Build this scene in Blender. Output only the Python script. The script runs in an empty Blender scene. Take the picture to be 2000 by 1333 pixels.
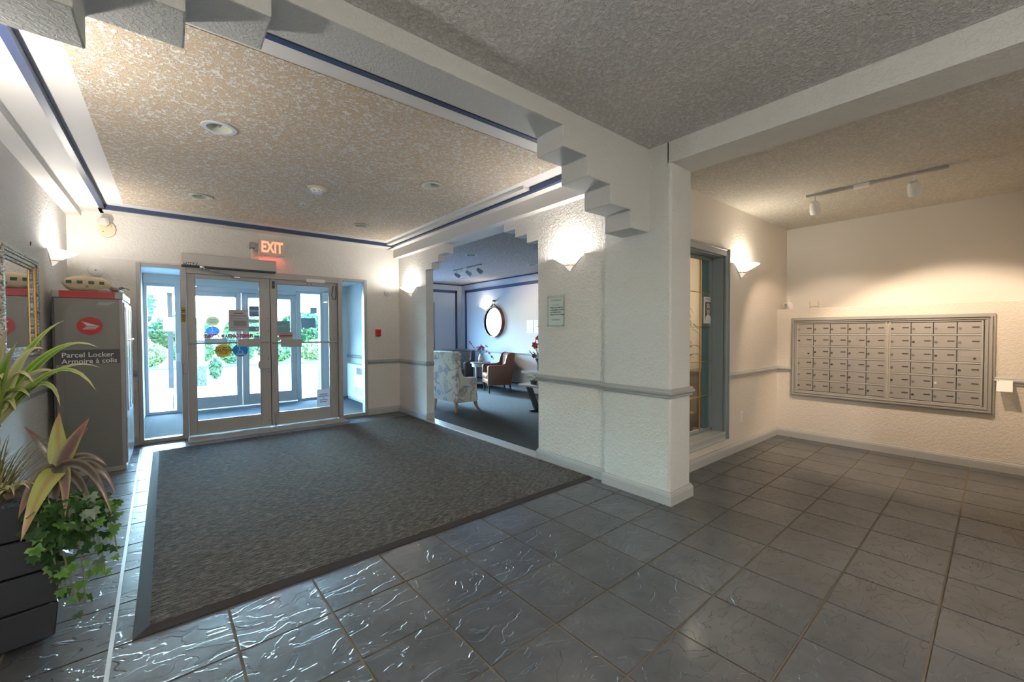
import bpy, bmesh, math, random
from mathutils import Vector, Matrix
random.seed(7)
R = math.radians
PI = math.pi
SC = bpy.context.scene
COL = SC.collection

# ------------------------------------------------------------------ camera, sky, sun, exposure
cam_d = bpy.data.cameras.new('camera'); cam = bpy.data.objects.new('camera', cam_d); COL.objects.link(cam)
cam_d.sensor_width = 36; cam_d.lens = 811.72 / 2000 * 36; cam_d.clip_start = 0.02; cam_d.clip_end = 300
yw, pt, rl = R(39.283), R(-1.2077), R(-0.215)
fw = Vector((math.sin(yw) * math.cos(pt), math.cos(yw) * math.cos(pt), math.sin(pt)))
rt = Vector((math.cos(yw), -math.sin(yw), 0)); up = rt.cross(fw)
rt2 = rt * math.cos(rl) + up * math.sin(rl); up2 = up * math.cos(rl) - rt * math.sin(rl)
cam.matrix_world = Matrix(((rt2.x, up2.x, -fw.x, 0), (rt2.y, up2.y, -fw.y, 0), (rt2.z, up2.z, -fw.z, 1.3), (0, 0, 0, 1)))
SC.camera = cam
SC.view_settings.view_transform = 'Standard'; SC.view_settings.look = 'None'
SC.view_settings.gamma = 1.0; SC.view_settings.use_curve_mapping = False
SC.view_settings.exposure = 0.38
SC.cycles.use_denoising = True
SC.cycles.max_bounces = 10; SC.cycles.diffuse_bounces = 5; SC.cycles.glossy_bounces = 4
SC.cycles.transmission_bounces = 6; SC.cycles.transparent_max_bounces = 16
SC.cycles.caustics_reflective = False; SC.cycles.caustics_refractive = False
SC.cycles.sample_clamp_indirect = 6.0

w = bpy.data.worlds.new('world'); SC.world = w; w.use_nodes = True
wn = w.node_tree.nodes; wl = w.node_tree.links; wn.clear()
wo = wn.new('ShaderNodeOutputWorld'); wb = wn.new('ShaderNodeBackground'); ws = wn.new('ShaderNodeTexSky')
ws.sky_type = 'NISHITA'; ws.sun_disc = False; ws.sun_elevation = R(25); ws.sun_rotation = R(-6); ws.air_density = 1.2; ws.dust_density = 2.0
wb.inputs['Strength'].default_value = 9.0
wt = wn.new('ShaderNodeMix'); wt.data_type = 'RGBA'; wt.blend_type = 'MULTIPLY'; wt.inputs[0].default_value = 1.0   # white balance set for the warm lamps
wt.inputs[7].default_value = (.42, .74, 1.25, 1)
wl.new(ws.outputs[0], wt.inputs[6]); wl.new(wt.outputs[2], wb.inputs[0]); wl.new(wb.outputs[0], wo.inputs[0])

def lamp(kind, name, loc, energy, color=(1, 1, 1), target=None, **kw):
    d = bpy.data.lights.new(name, kind); d.energy = energy; d.color = color
    for k, v in kw.items(): setattr(d, k, v)
    o = bpy.data.objects.new(name, d); COL.objects.link(o); o.location = loc
    if target is not None:
        o.rotation_euler = (Vector(target) - Vector(loc)).to_track_quat('-Z', 'Y').to_euler()
    return o
lamp('SUN', 'sun', (-2, 20, 10), 11.0, (.32, .64, 1.0), target=(-2 + .10, 20 - .90, 10 - .42), angle=R(4))
# unseen fill light added behind the camera to brighten the hall, without a fixture
WARM = (1.0, .83, .64); SOFT = (1.0, .94, .86)
lamp('AREA', 'hall_fill', (.40, -2.0, 2.66), 95, SOFT, target=(.40, -2.0, 0), shape='DISK', size=.36)

# ------------------------------------------------------------------ materials
def mat(name, color, rough=.6, metal=0., bump=None, spec=None, emit=None, alpha=None, coat=None, trans=None):
    m = bpy.data.materials.new(name); m.use_nodes = True
    b = m.node_tree.nodes['Principled BSDF']
    b.inputs['Base Color'].default_value = (*color, 1); b.inputs['Roughness'].default_value = rough; b.inputs['Metallic'].default_value = metal
    if spec is not None: b.inputs['Specular IOR Level'].default_value = spec
    if emit: b.inputs['Emission Color'].default_value = (*emit[0], 1); b.inputs['Emission Strength'].default_value = emit[1]
    if coat: b.inputs['Coat Weight'].default_value = coat
    if trans: b.inputs['Transmission Weight'].default_value = trans
    if bump:
        sc, st, dist = bump
        n, l = m.node_tree.nodes, m.node_tree.links
        t = n.new('ShaderNodeTexCoord'); x = n.new('ShaderNodeTexNoise'); x.inputs['Scale'].default_value = sc; x.inputs['Detail'].default_value = 4
        bp = n.new('ShaderNodeBump'); bp.inputs['Strength'].default_value = st; bp.inputs['Distance'].default_value = dist
        l.new(t.outputs['Object'], x.inputs['Vector']); l.new(x.outputs[0], bp.inputs['Height']); l.new(bp.outputs[0], b.inputs['Normal'])
    return m
class NT:
    """small helper around a material's node tree"""
    def __init__(s, m): s.m = m; s.n = m.node_tree.nodes; s.l = m.node_tree.links; s.b = s.n['Principled BSDF']
    def new(s, t, **kw):
        x = s.n.new('ShaderNode' + t)
        for k, v in kw.items():
            if k in x.inputs: x.inputs[k].default_value = v
            else: setattr(x, k, v)
        return x
    def link(s, a, b): s.l.new(a, b)
    def coord(s, scale=(1, 1, 1), rot=(0, 0, 0), out='Object'):
        t = s.new('TexCoord'); mp = s.new('Mapping'); mp.inputs['Scale'].default_value = scale; mp.inputs['Rotation'].default_value = rot
        s.link(t.outputs[out], mp.inputs['Vector']); return mp.outputs[0]
    def noise(s, vec, scale, detail=3, rough=.5, dist=0., dims=None, wv=None):
        x = s.new('TexNoise'); x.inputs['Scale'].default_value = scale; x.inputs['Detail'].default_value = detail
        x.inputs['Roughness'].default_value = rough; x.inputs['Distortion'].default_value = dist
        if dims: x.noise_dimensions = dims
        s.link(vec, x.inputs['Vector'])
        if wv is not None: s.link(wv, x.inputs['W'])
        return x.outputs[0]
    def ramp(s, fac, stops, interp='LINEAR'):
        x = s.new('ValToRGB'); x.color_ramp.interpolation = interp
        e = x.color_ramp.elements
        while len(e) < len(stops): e.new(.5)
        for k, (p, c) in enumerate(stops):
            e[k].position = p; e[k].color = (*c, 1) if len(c) == 3 else c
        s.link(fac, x.inputs[0]); return x.outputs[0]
    def math(s, op, a, b=None):
        x = s.new('Math'); x.operation = op
        for i, v in enumerate((a, b)):
            if v is None: continue
            if isinstance(v, (int, float)): x.inputs[i].default_value = v
            else: s.link(v, x.inputs[i])
        return x.outputs[0]
    def mix(s, fac, a, b, kind='MIX'):
        x = s.new('Mix'); x.data_type = 'RGBA'; x.blend_type = kind
        for k, v in (('Factor', fac), ('A', a), ('B', b)):
            i = [q for q in x.inputs if q.name == k and (q.type == 'RGBA' or k == 'Factor')]
            i = i[0]
            if isinstance(v, (int, float)): i.default_value = v
            elif isinstance(v, tuple): i.default_value = (*v, 1)
            else: s.link(v, i)
        return [o for o in x.outputs if o.type == 'RGBA'][0]
    def bump(s, h, strength, dist, normal=None):
        x = s.new('Bump'); x.inputs['Strength'].default_value = strength; x.inputs['Distance'].default_value = dist
        s.link(h, x.inputs['Height'])
        if normal is not None: s.link(normal, x.inputs['Normal'])
        s.link(x.outputs[0], s.b.inputs['Normal']); return x.outputs[0]
    def color(s, c): s.link(c, s.b.inputs['Base Color'])

def m_plaster(name, color, scale=38, strength=.55, dist=.006):
    m = mat(name, color, .75); t = NT(m); v = t.coord((1, 1, 1.2))
    n1 = t.noise(v, scale, 2, .5, .6); h = t.ramp(n1, [(.46, (0, 0, 0)), (.60, (1, 1, 1))])
    n2 = t.noise(v, scale * 3.2, 2); h2 = t.math('MULTIPLY_ADD', n2, .25); t.link(h, h2.node.inputs[2])
    t.bump(h2, strength, dist); return m
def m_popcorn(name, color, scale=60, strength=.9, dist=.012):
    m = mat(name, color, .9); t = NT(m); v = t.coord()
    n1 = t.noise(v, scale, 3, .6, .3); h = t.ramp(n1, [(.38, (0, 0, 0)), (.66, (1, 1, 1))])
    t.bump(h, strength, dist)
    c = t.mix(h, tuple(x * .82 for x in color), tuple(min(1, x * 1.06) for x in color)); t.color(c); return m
M = {}
M['plaster'] = m_plaster('plaster', (.78, .75, .71))
M['plaster_smooth'] = mat('plaster_smooth', (.78, .755, .72), .7, bump=(90, .12, .002))
M['plaster_column'] = m_plaster('plaster_column', (.69, .70, .68), 46, .42, .005)
M['plaster_mail'] = m_plaster('plaster_mail', (.76, .71, .64), 42, .38, .004)
M['plaster_beam'] = m_plaster('plaster_beam', (.63, .64, .625), 60, .4, .004)
M['popcorn'] = m_popcorn('popcorn', (.85, .85, .83), 48, 1.0, .014)
M['popcorn_mail'] = m_popcorn('popcorn_mail', (.80, .77, .70), 55)
M['white_band'] = mat('white_band', (.86, .83, .80), .6)
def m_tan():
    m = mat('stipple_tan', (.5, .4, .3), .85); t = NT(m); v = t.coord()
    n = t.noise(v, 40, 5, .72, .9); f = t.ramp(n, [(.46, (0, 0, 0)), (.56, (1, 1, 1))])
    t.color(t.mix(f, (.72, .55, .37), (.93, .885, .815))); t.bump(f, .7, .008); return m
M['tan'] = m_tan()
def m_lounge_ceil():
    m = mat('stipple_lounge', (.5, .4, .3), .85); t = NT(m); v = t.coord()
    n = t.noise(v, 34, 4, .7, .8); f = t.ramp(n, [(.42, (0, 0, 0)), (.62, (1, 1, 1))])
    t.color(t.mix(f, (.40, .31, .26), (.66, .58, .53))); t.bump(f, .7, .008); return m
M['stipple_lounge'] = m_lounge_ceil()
M['navy'] = mat('navy', (.035, .055, .13), .45)
M['trim'] = mat('trim', (.37, .385, .385), .42)
M['trim_base'] = mat('trim_base', (.47, .475, .465), .42)
M['casing'] = mat('casing', (.23, .28, .295), .45)
M['reveal_daylit'] = mat('reveal_daylit', (.10, .22, .29), .5)
M['alu'] = mat('alu', (.43, .415, .40), .42, .15)
M['alu_dark'] = mat('alu_dark', (.36, .36, .37), .4, .3)
M['steel'] = mat('steel', (.70, .70, .70), .25, 1.0)
M['chrome'] = mat('chrome', (.85, .85, .86), .12, 1.0)
M['gasket'] = mat('gasket', (.03, .03, .035), .6)
M['white'] = mat('white', (.82, .81, .79), .5)
M['cream'] = mat('cream', (.78, .72, .58), .5)
M['beige'] = mat('beige', (.70, .63, .45), .5)
M['black'] = mat('black', (.02, .02, .022), .45)
M['dark'] = mat('dark', (.06, .06, .065), .5)
def m_film(name, color, fac=.5):
    m = bpy.data.materials.new(name); m.use_nodes = True; n, l = m.node_tree.nodes, m.node_tree.links; n.clear()
    o = n.new('ShaderNodeOutputMaterial'); d = n.new('ShaderNodeBsdfDiffuse'); t = n.new('ShaderNodeBsdfTranslucent'); x = n.new('ShaderNodeMixShader'); x.inputs[0].default_value = fac
    d.inputs[0].default_value = (*color, 1); t.inputs[0].default_value = (*color, 1); l.new(d.outputs[0], x.inputs[1]); l.new(t.outputs[0], x.inputs[2]); l.new(x.outputs[0], o.inputs[0]); return m
M['paper'] = mat('paper', (.85, .85, .84), .8)
M['red'] = mat('red', (.60, .015, .02), .4)
M['redtext'] = mat('redtext', (.45, .01, .04), .5)
M['ink'] = mat('ink', (.05, .05, .055), .7)
M['greyink'] = mat('greyink', (.30, .30, .31), .7)
M['brass'] = mat('brass', (.60, .43, .20), .3, 1.0)
M['gold'] = mat('gold', (.55, .36, .14), .35, .8)

def m_glass(name, tint, refl_boost=1.0):
    m = bpy.data.materials.new(name); m.use_nodes = True; n, l = m.node_tree.nodes, m.node_tree.links; n.clear()
    o = n.new('ShaderNodeOutputMaterial'); tr = n.new('ShaderNodeBsdfTransparent'); gl = n.new('ShaderNodeBsdfGlossy')
    lw = n.new('ShaderNodeLayerWeight'); lw.inputs[0].default_value = .5; pw = n.new('ShaderNodeMath'); pw.operation = 'POWER'; pw.inputs[1].default_value = 5; l.new(lw.outputs['Facing'], pw.inputs[0]); fr = n.new('ShaderNodeMath'); fr.operation = 'MULTIPLY_ADD'; fr.inputs[1].default_value = .9; fr.inputs[2].default_value = .03; l.new(pw.outputs[0], fr.inputs[0]); mx = n.new('ShaderNodeMixShader')
    tr.inputs[0].default_value = (*tint, 1); gl.inputs['Roughness'].default_value = .0
    mu = n.new('ShaderNodeMath'); mu.operation = 'MULTIPLY'; mu.inputs[1].default_value = refl_boost; mu.use_clamp = True
    l.new(fr.outputs[0], mu.inputs[0]); l.new(mu.outputs[0], mx.inputs[0]); l.new(tr.outputs[0], mx.inputs[1]); l.new(gl.outputs[0], mx.inputs[2]); l.new(mx.outputs[0], o.inputs[0])
    return m
M['glass'] = m_glass('glass', (.93, .965, .97))
M['office_glass'] = m_glass('office_glass', (.93, .94, .93), 1.3)
M['acrylic'] = m_glass('acrylic', (.90, .96, .94), 1.2)
M['vase_glass'] = m_glass('vase_glass', (.86, .84, .76), 2.0)
M['mirror'] = mat('mirror', (.93, .94, .94), .0, 1.0)

def m_tile():
    m = mat('slate_tile', (.13, .14, .15), .24, spec=.7, coat=.2); m.node_tree.nodes['Principled BSDF'].inputs['Coat Roughness'].default_value = .14; t = NT(m)
    oi = t.new('ObjectInfo'); wv = t.math('MULTIPLY', oi.outputs['Random'], 60.)
    v = t.coord()
    n1 = t.noise(v, 2.1, 3, .55, 1.4, '4D', wv)
    col = t.ramp(n1, [(.30, (.040, .045, .051)), (.52, (.070, .076, .083)), (.72, (.11, .115, .122))])
    n2 = t.noise(v, 14, 5, .65, .6, '4D', wv)
    col = t.mix(.22, col, t.ramp(n2, [(.3, (.035, .04, .045)), (.7, (.20, .20, .20))]))
    val = t.math('MULTIPLY_ADD', oi.outputs['Random'], .24); val.node.inputs[2].default_value = .88
    hs = t.new('HueSaturation'); t.link(col, hs.inputs['Color']); t.link(val, hs.inputs['Value']); t.color(hs.outputs[0])
    vs = t.coord((1.0, 1.7, 1.0), (0, 0, R(20)))
    n3 = t.noise(vs, 4.2, 3.0, .5, 1.1, '4D', wv)
    terr = t.ramp(n3, [(.40, (0, 0, 0)), (.412, (.4, .4, .4)), (.54, (.45, .45, .45)), (.552, (.9, .9, .9)), (.66, (.95, .95, .95)), (.67, (1, 1, 1))])
    h = t.math('MULTIPLY_ADD', n2, .12); t.link(terr, h.node.inputs[2])
    t.bump(h, .9, .007)
    rg = t.math('MULTIPLY_ADD', n2, .16); rg.node.inputs[2].default_value = .25; t.link(rg, t.b.inputs['Roughness']); return m
M['tile'] = m_tile()
M['grout'] = mat('grout', (.20, .165, .125), .9, spec=.1)
M['metal_strip'] = mat('metal_strip', (.62, .60, .58), .35, .6)
M['stone_sill'] = mat('stone_sill', (.42, .38, .33), .35, bump=(40, .2, .002))
def m_mat():
    m = mat('ribbed_mat', (.07, .06, .05), .95, spec=.1); t = NT(m); v = t.coord()
    sx = t.coord((.14, 1, 1)); n = t.noise(sx, 150, 2, .6); n2 = t.noise(t.coord((.6, 1, 1)), 300, 2, .5)
    f2 = t.math('ADD', n, t.math('MULTIPLY', n2, .5))
    t.color(t.ramp(f2, [(.54, (.026, .021, .018)), (.74, (.078, .064, .052)), (.96, (.215, .18, .145))]))
    t.bump(f2, .8, .006); return m
M['mat'] = m_mat()
M['mat_edge'] = mat('mat_edge', (.045, .042, .042), .7, spec=.3)
def m_lounge():
    m = mat('lounge_carpet', (.1, .085, .07), 1.0, spec=.0); t = NT(m); v = t.coord(rot=(0, 0, R(35)))
    br = t.new('TexBrick'); br.inputs['Scale'].default_value = 14; br.inputs['Color1'].default_value = (.068, .066, .064, 1); br.inputs['Color2'].default_value = (.092, .090, .088, 1); br.inputs['Mortar'].default_value = (.038, .037, .036, 1); br.inputs['Mortar Size'].default_value = .03
    t.link(v, br.inputs['Vector']); n = t.noise(v, 220, 2)
    t.color(t.mix(.35, br.outputs[0], t.ramp(n, [(.3, (.04, .039, .038)), (.7, (.13, .128, .125))]))); t.bump(n, .5, .004); return m
M['lounge_carpet'] = m_lounge()
M['vest_carpet'] = mat('vest_carpet', (.10, .105, .11), .95, bump=(160, .8, .006), spec=.1)

# ------------------------------------------------------------------ mesh helpers
class MB:
    def __init__(s): s.bm = bmesh.new(); s.uv = None
    def box(s, lo, hi, bev=0., seg=2, mx=None):
        vs = bmesh.ops.create_cube(s.bm, size=1)['verts']
        c = [(lo[i] + hi[i]) / 2 for i in range(3)]; d = [abs(hi[i] - lo[i]) for i in range(3)]
        bmesh.ops.transform(s.bm, matrix=Matrix.Translation(c) @ Matrix.Diagonal((*d, 1)), verts=vs)
        if bev:
            es = list({e for v in vs for e in v.link_edges})
            r = bmesh.ops.bevel(s.bm, geom=es, offset=bev, segments=seg, affect='EDGES', profile=.5, clamp_overlap=True)
            vs = list({v for f in r['faces'] for v in f.verts} | {v for v in vs if v.is_valid})
            if mx:
                seen = set(vs); st = list(vs)
                while st:
                    q = st.pop()
                    for e in q.link_edges:
                        o = e.other_vert(q)
                        if o not in seen: seen.add(o); st.append(o)
                vs = list(seen)
        if mx: bmesh.ops.transform(s.bm, matrix=mx, verts=vs)
        return s
    def prism(s, pts, axis, a, b, bev=0., mx=None, seg=2):
        """polygon pts extruded along axis from a to b; pts are the other two coords in xyz order"""
        def p3(p, c):
            if axis == 'x': return (c, p[0], p[1])
            if axis == 'y': return (p[0], c, p[1])
            return (p[0], p[1], c)
        A = [s.bm.verts.new(p3(p, a)) for p in pts]; B = [s.bm.verts.new(p3(p, b)) for p in pts]
        fs = [s.bm.faces.new(A), s.bm.faces.new(B[::-1])]; n = len(pts)
        for i in range(n): fs.append(s.bm.faces.new((A[i], B[i], B[(i + 1) % n], A[(i + 1) % n])))
        bmesh.ops.recalc_face_normals(s.bm, faces=fs)
        vs = A + B
        if bev:
            es = list({e for v in vs for e in v.link_edges})
            r = bmesh.ops.bevel(s.bm, geom=es, offset=bev, segments=seg, affect='EDGES', profile=.5, clamp_overlap=True)
            vs = list({v for f in r['faces'] for v in f.verts} | {v for v in vs if v.is_valid})
        if mx: bmesh.ops.transform(s.bm, matrix=mx, verts=vs)
        return s
    def tube(s, pts, r, seg=8, cap=True, closed=False):
        pts = [Vector(p) for p in pts]; n = len(pts); rings = []
        rr = r if isinstance(r, (list, tuple)) else [r] * n
        pu = None
        for i, p in enumerate(pts):
            d = (pts[(i + 1) % n] - pts[i - 1]) if closed else (pts[min(i + 1, n - 1)] - pts[max(i - 1, 0)])
            d.normalize()
            if pu is None: pu = d.orthogonal().normalized()
            u = (pu - d * pu.dot(d)); u = u.normalized() if u.length > 1e-6 else d.orthogonal().normalized()
            pu = u; v = d.cross(u)
            rings.append([s.bm.verts.new(p + (u * math.cos(2 * PI * k / seg) + v * math.sin(2 * PI * k / seg)) * rr[i]) for k in range(seg)])
        for i in range(n if closed else n - 1):
            a, b = rings[i], rings[(i + 1) % n]
            for k in range(seg): s.bm.faces.new((a[k], a[(k + 1) % seg], b[(k + 1) % seg], b[k]))
        if cap and not closed: s.bm.faces.new(rings[0][::-1]); s.bm.faces.new(rings[-1])
        return s
    def lathe(s, prof, seg=24, axis='z', o=(0, 0, 0), a0=0., a1=2 * PI):
        full = abs(a1 - a0 - 2 * PI) < 1e-6; n = seg if full else seg + 1; rings = []
        for r, z in prof:
            ring = []
            for k in range(n):
                a = a0 + (a1 - a0) * k / seg; c, d = r * math.cos(a), r * math.sin(a)
                p = {'z': (c, d, z), 'x': (z, c, d), 'y': (c, z, d)}[axis]
                ring.append(s.bm.verts.new((p[0] + o[0], p[1] + o[1], p[2] + o[2])))
            rings.append(ring)
        for i in range(len(rings) - 1):
            for k in range(seg):
                a, b = rings[i], rings[i + 1]; k2 = (k + 1) % n
                try: s.bm.faces.new((a[k], a[k2], b[k2], b[k]))
                except ValueError: pass
        bmesh.ops.remove_doubles(s.bm, verts=[v for q in rings for v in q], dist=1e-6)
        return s
    def disc(s, r, z0, z1, seg=24, axis='z', o=(0, 0, 0), ry=None):
        return s.lathe([(0, z0), (r, z0), (r, z1), (0, z1)], seg, axis, o)
    def ball(s, c, r, sub=2, scale=(1, 1, 1)):
        vs = bmesh.ops.create_icosphere(s.bm, subdivisions=sub, radius=r)['verts']
        bmesh.ops.transform(s.bm, matrix=Matrix.Translation(c) @ Matrix.Diagonal((*scale, 1)), verts=vs); return s
    def leaf(s, p0, p1, p2, w, fold=.25, seg=8, tipw=.0, shape=.5, upv=(0, 0, 1)):
        """a blade along the curve p0 p1 p2; uv: u across, v along"""
        if s.uv is None: s.uv = s.bm.loops.layers.uv.new('UVMap')
        p0, p1, p2 = Vector(p0), Vector(p1), Vector(p2); rows = []
        for i in range(seg + 1):
            t = i / seg; p = p0 * (1 - t) ** 2 + p1 * 2 * t * (1 - t) + p2 * t * t
            d = ((p1 - p0) * (1 - t) + (p2 - p1) * t).normalized()
            sd = d.cross(Vector(upv)); sd = sd.normalized() if sd.length > .02 else Vector((1, 0, 0))
            nn = sd.cross(d)
            ww = w * (math.sin(PI * min(1, t ** shape * .97 + .03)) ** .8 * .94 + .06 * (1 - t)) / 2
            rows.append([(s.bm.verts.new(p - sd * ww + nn * ww * fold), 0, t), (s.bm.verts.new(p), .5, t), (s.bm.verts.new(p + sd * ww + nn * ww * fold), 1, t)])
        for a, b in zip(rows, rows[1:]):
            for k in range(2):
                q = (a[k], a[k + 1], b[k + 1], b[k]); f = s.bm.faces.new([x[0] for x in q]); f.smooth = True
                for lp, x in zip(f.loops, q): lp[s.uv].uv = (x[1], x[2])
        return s
    def build(s, name, m, parent=None, smooth=False, loc=None, rz=0, recalc=True, auto=False):
        if recalc: bmesh.ops.recalc_face_normals(s.bm, faces=s.bm.faces[:])
        me = bpy.data.meshes.new(name); s.bm.to_mesh(me); s.bm.free()
        for x in (m if isinstance(m, (list, tuple)) else [m]): me.materials.append(x)
        if smooth: me.polygons.foreach_set('use_smooth', [True] * len(me.polygons))
        if auto:
            me.polygons.foreach_set('use_smooth', [True] * len(me.polygons)); me.set_sharp_from_angle(angle=R(38))
        o = bpy.data.objects.new(name, me); COL.objects.link(o)
        if parent is not None: o.parent = parent
        if loc is not None: o.location = loc
        if rz: o.rotation_euler = (0, 0, rz)
        return o
def box(lo, hi, bev=0., seg=2): return MB().box(lo, hi, bev, seg)
def thing(name, label, cat, loc=(0, 0, 0), rz=0, group=None):
    o = bpy.data.objects.new(name, None); COL.objects.link(o); o.empty_display_size = .05
    o.location = loc; o.rotation_euler = (0, 0, rz); o['label'] = label; o['category'] = cat
    if group: o['group'] = group
    return o
def tag(o, label, cat, group=None):
    o['label'] = label; o['category'] = cat
    if group: o['group'] = group
    return o
def struct(o, label=None):
    o['kind'] = 'structure'
    if label: o['label'] = label
    return o
def sempty(name, loc=(0, 0, 0)):
    o = bpy.data.objects.new(name, None); COL.objects.link(o); o.location = loc; o['kind'] = 'structure'; return o
def dup(root, loc=None, rz=None, label=None, group=None):
    r = root.copy(); COL.objects.link(r)
    if loc is not None: r.location = loc
    if rz is not None: r.rotation_euler = (0, 0, rz)
    if label: r['label'] = label
    if group: r['group'] = group
    for ch in list(root.children):
        c = ch.copy(); COL.objects.link(c); c.parent = r
        for g in list(ch.children):
            d = g.copy(); COL.objects.link(d); d.parent = c
    return r
def copy_part(o, parent, loc, name=None):
    c = o.copy(); COL.objects.link(c); c.parent = parent; c.location = loc; return c
FACE = {'-y': (PI / 2, 0, 0), '-x': (PI / 2, 0, -PI / 2), '+x': (PI / 2, 0, PI / 2), '+y': (PI / 2, 0, PI)}
def text(s, size, m, parent, loc, face='-y', mirror=False, align='CENTER', sx=1., bold=0., name='lettering'):
    c = bpy.data.curves.new(name, 'FONT'); c.body = s; c.size = size; c.align_x = align; c.align_y = 'CENTER'; c.extrude = .0006; c.offset = bold; c.resolution_u = 3
    c.materials.append(m); o = bpy.data.objects.new(name, c); COL.objects.link(o)
    o.location = loc; o.rotation_euler = FACE[face]; o.scale = (-sx if mirror else sx, 1, 1)
    if parent is not None: o.parent = parent
    return o
def molding(path, prof, side=1, closed=False):
    """profile (offset, z) swept along a 2-D path; offset to the left of travel when side=1"""
    b = MB(); n = len(path); P = [Vector(p) for p in path]; rings = []
    for i in range(n):
        nn = []
        if i > 0: d = (P[i] - P[i - 1]).normalized(); nn.append(Vector((-d.y, d.x)) * side)
        if i < n - 1: d = (P[i + 1] - P[i]).normalized(); nn.append(Vector((-d.y, d.x)) * side)
        m = nn[0] if len(nn) == 1 else (nn[0] + nn[1]) / (1 + nn[0].dot(nn[1]))
        rings.append([b.bm.verts.new((P[i].x + m.x * o, P[i].y + m.y * o, z)) for o, z in prof])
    k = len(prof)
    for a, c in zip(rings, rings[1:]):
        for j in range(k): b.bm.faces.new((a[j], a[(j + 1) % k], c[(j + 1) % k], c[j]))
    b.bm.faces.new(rings[0]); b.bm.faces.new(rings[-1][::-1])
    return b
# ------------------------------------------------------------------ shell
XL, XR, YD = -0.86, 2.91, 6.5; LZ0 = 2.56
ZC = 2.70
# floor: grout bed, and a slate tile object for every tile that can be seen
floor = struct(MB().box((XL - .1, -3.1, -.12), (6.3, YD + .1, -.005)).build('floor', M['grout']))
GO = Vector((.1916, 1.9970)); GA = R(1.142); PIT = .3654
ga, gb = Vector((math.cos(GA), math.sin(GA))), Vector((-math.sin(GA), math.cos(GA)))
REG = [(XL, XR + .05, -3.0, YD), (XR + .05, 6.0, -3.0, 1.95)]
def clip(poly, x0, x1, y0, y1):
    for ax, lim, sg in ((0, x0, 1), (0, x1, -1), (1, y0, 1), (1, y1, -1)):
        out = []
        for i in range(len(poly)):
            a, b = poly[i - 1], poly[i]; ia, ib = (a[ax] - lim) * sg >= 0, (b[ax] - lim) * sg >= 0
            if ia != ib:
                t = (lim - a[ax]) / (b[ax] - a[ax]); out.append(tuple(a[k] + t * (b[k] - a[k]) for k in range(2)))
            if ib: out.append(b)
        poly = out
        if len(poly) < 3: return []
    return poly
full_me = None; far_tiles = MB(); ntile = 0
JW = .0055
for i in range(-4, 18):
    for j in range(-15, 14):
        u0, u1 = i * PIT + JW, (i + 1) * PIT - JW; v0, v1 = j * PIT + JW, (j + 1) * PIT - JW
        if i == -1: u0 -= .035
        if i == -2: u1 -= .035
        cs = [GO + ga * u + gb * v for u, v in ((u0, v0), (u1, v0), (u1, v1), (u0, v1))]
        ctr = (cs[0] + cs[2]) / 2; cs = [tuple(c) for c in cs]
        if all(-.15 < c[0] < 2.84 and 2.42 < c[1] < 5.95 for c in cs): continue      # wholly under the entrance mat
        polys = [p for p in (clip(cs, *r) for r in REG) if p]
        if not polys: continue
        fullt = len(polys) == 1 and len(polys[0]) == 4 and i not in (-1, -2) and abs(sum(polys[0][k][0] * polys[0][(k + 1) % 4][1] - polys[0][(k + 1) % 4][0] * polys[0][k][1] for k in range(4)) / 2 - (PIT - 2 * JW) ** 2) < 1e-5
        dep = ctr.x * .633 + ctr.y * .774; lat = abs(ctr.x * .774 - ctr.y * .633)
        if dep < .35 or lat > 1.7 * dep + .3:
            for p in polys: far_tiles.prism(p, 'z', -.02, 0)
            continue
        if fullt and full_me is not None:
            o = bpy.data.objects.new('tile', full_me); COL.objects.link(o)
        else:
            b = MB()
            for p in polys:
                q = [((x - ctr.x) * ga.x + (y - ctr.y) * ga.y, (x - ctr.x) * gb.x + (y - ctr.y) * gb.y) for x, y in p]
                b.prism(q, 'z', -.02, 0)
            o = b.build('tile', M['tile'])
            if fullt: full_me = o.data
        o.parent = floor; o.location = (ctr.x, ctr.y, 0); o.rotation_euler = (0, 0, GA); ntile += 1
ft = far_tiles.build('tile_field', M['tile'], floor); ft['kind'] = 'stuff'
print('tiles', ntile)
# metal joint strip along the left tiles
b = MB(); p0 = GO + ga * (-PIT - .035) - gb * 3.0; p1 = GO + ga * (-PIT - .035) + gb * 4.25 
b.prism([tuple(p0 - ga * .007), tuple(p0 + ga * .007), tuple(p1 + ga * .007), tuple(p1 - ga * .007)], 'z', -.01, .004)
struct(b.build('trim_1', M['metal_strip']))
struct(box((.13, 6.20, -.01), (1.99, 6.49, .012), .004).build('trim_2', M['stone_sill']))      # door sill slab
struct(box((XR - .03, 3.12, -.02), (XR + .13, 5.56, .008), .003).build('trim_3', M['stone_sill']))  # threshold to the lounge

# ceilings
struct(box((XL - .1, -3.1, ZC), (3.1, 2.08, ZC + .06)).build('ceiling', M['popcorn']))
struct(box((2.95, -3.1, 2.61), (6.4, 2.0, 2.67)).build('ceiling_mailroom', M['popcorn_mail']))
def plate(x0, x1, y0, y1, z0, z1, holes, h=.073):
    xs = sorted({x0, x1} | {hx + d for hx, hy in holes for d in (-h, h)}); ys = sorted({y0, y1} | {hy + d for hx, hy in holes for d in (-h, h)}); b = MB()
    for xa, xb in zip(xs, xs[1:]):
        for ya, yb in zip(ys, ys[1:]):
            if any(abs((xa + xb) / 2 - hx) < h and abs((ya + yb) / 2 - hy) < h for hx, hy in holes): continue
            b.box((xa, ya, z0), (xb, yb, z1))
    return b
CANS = [(.27, 3.43), (.25, 5.26), (1.915, 3.52), (1.91, 5.40)]; CANS_L = [(3.78, 5.66), (5.22, 5.77)]
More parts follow.
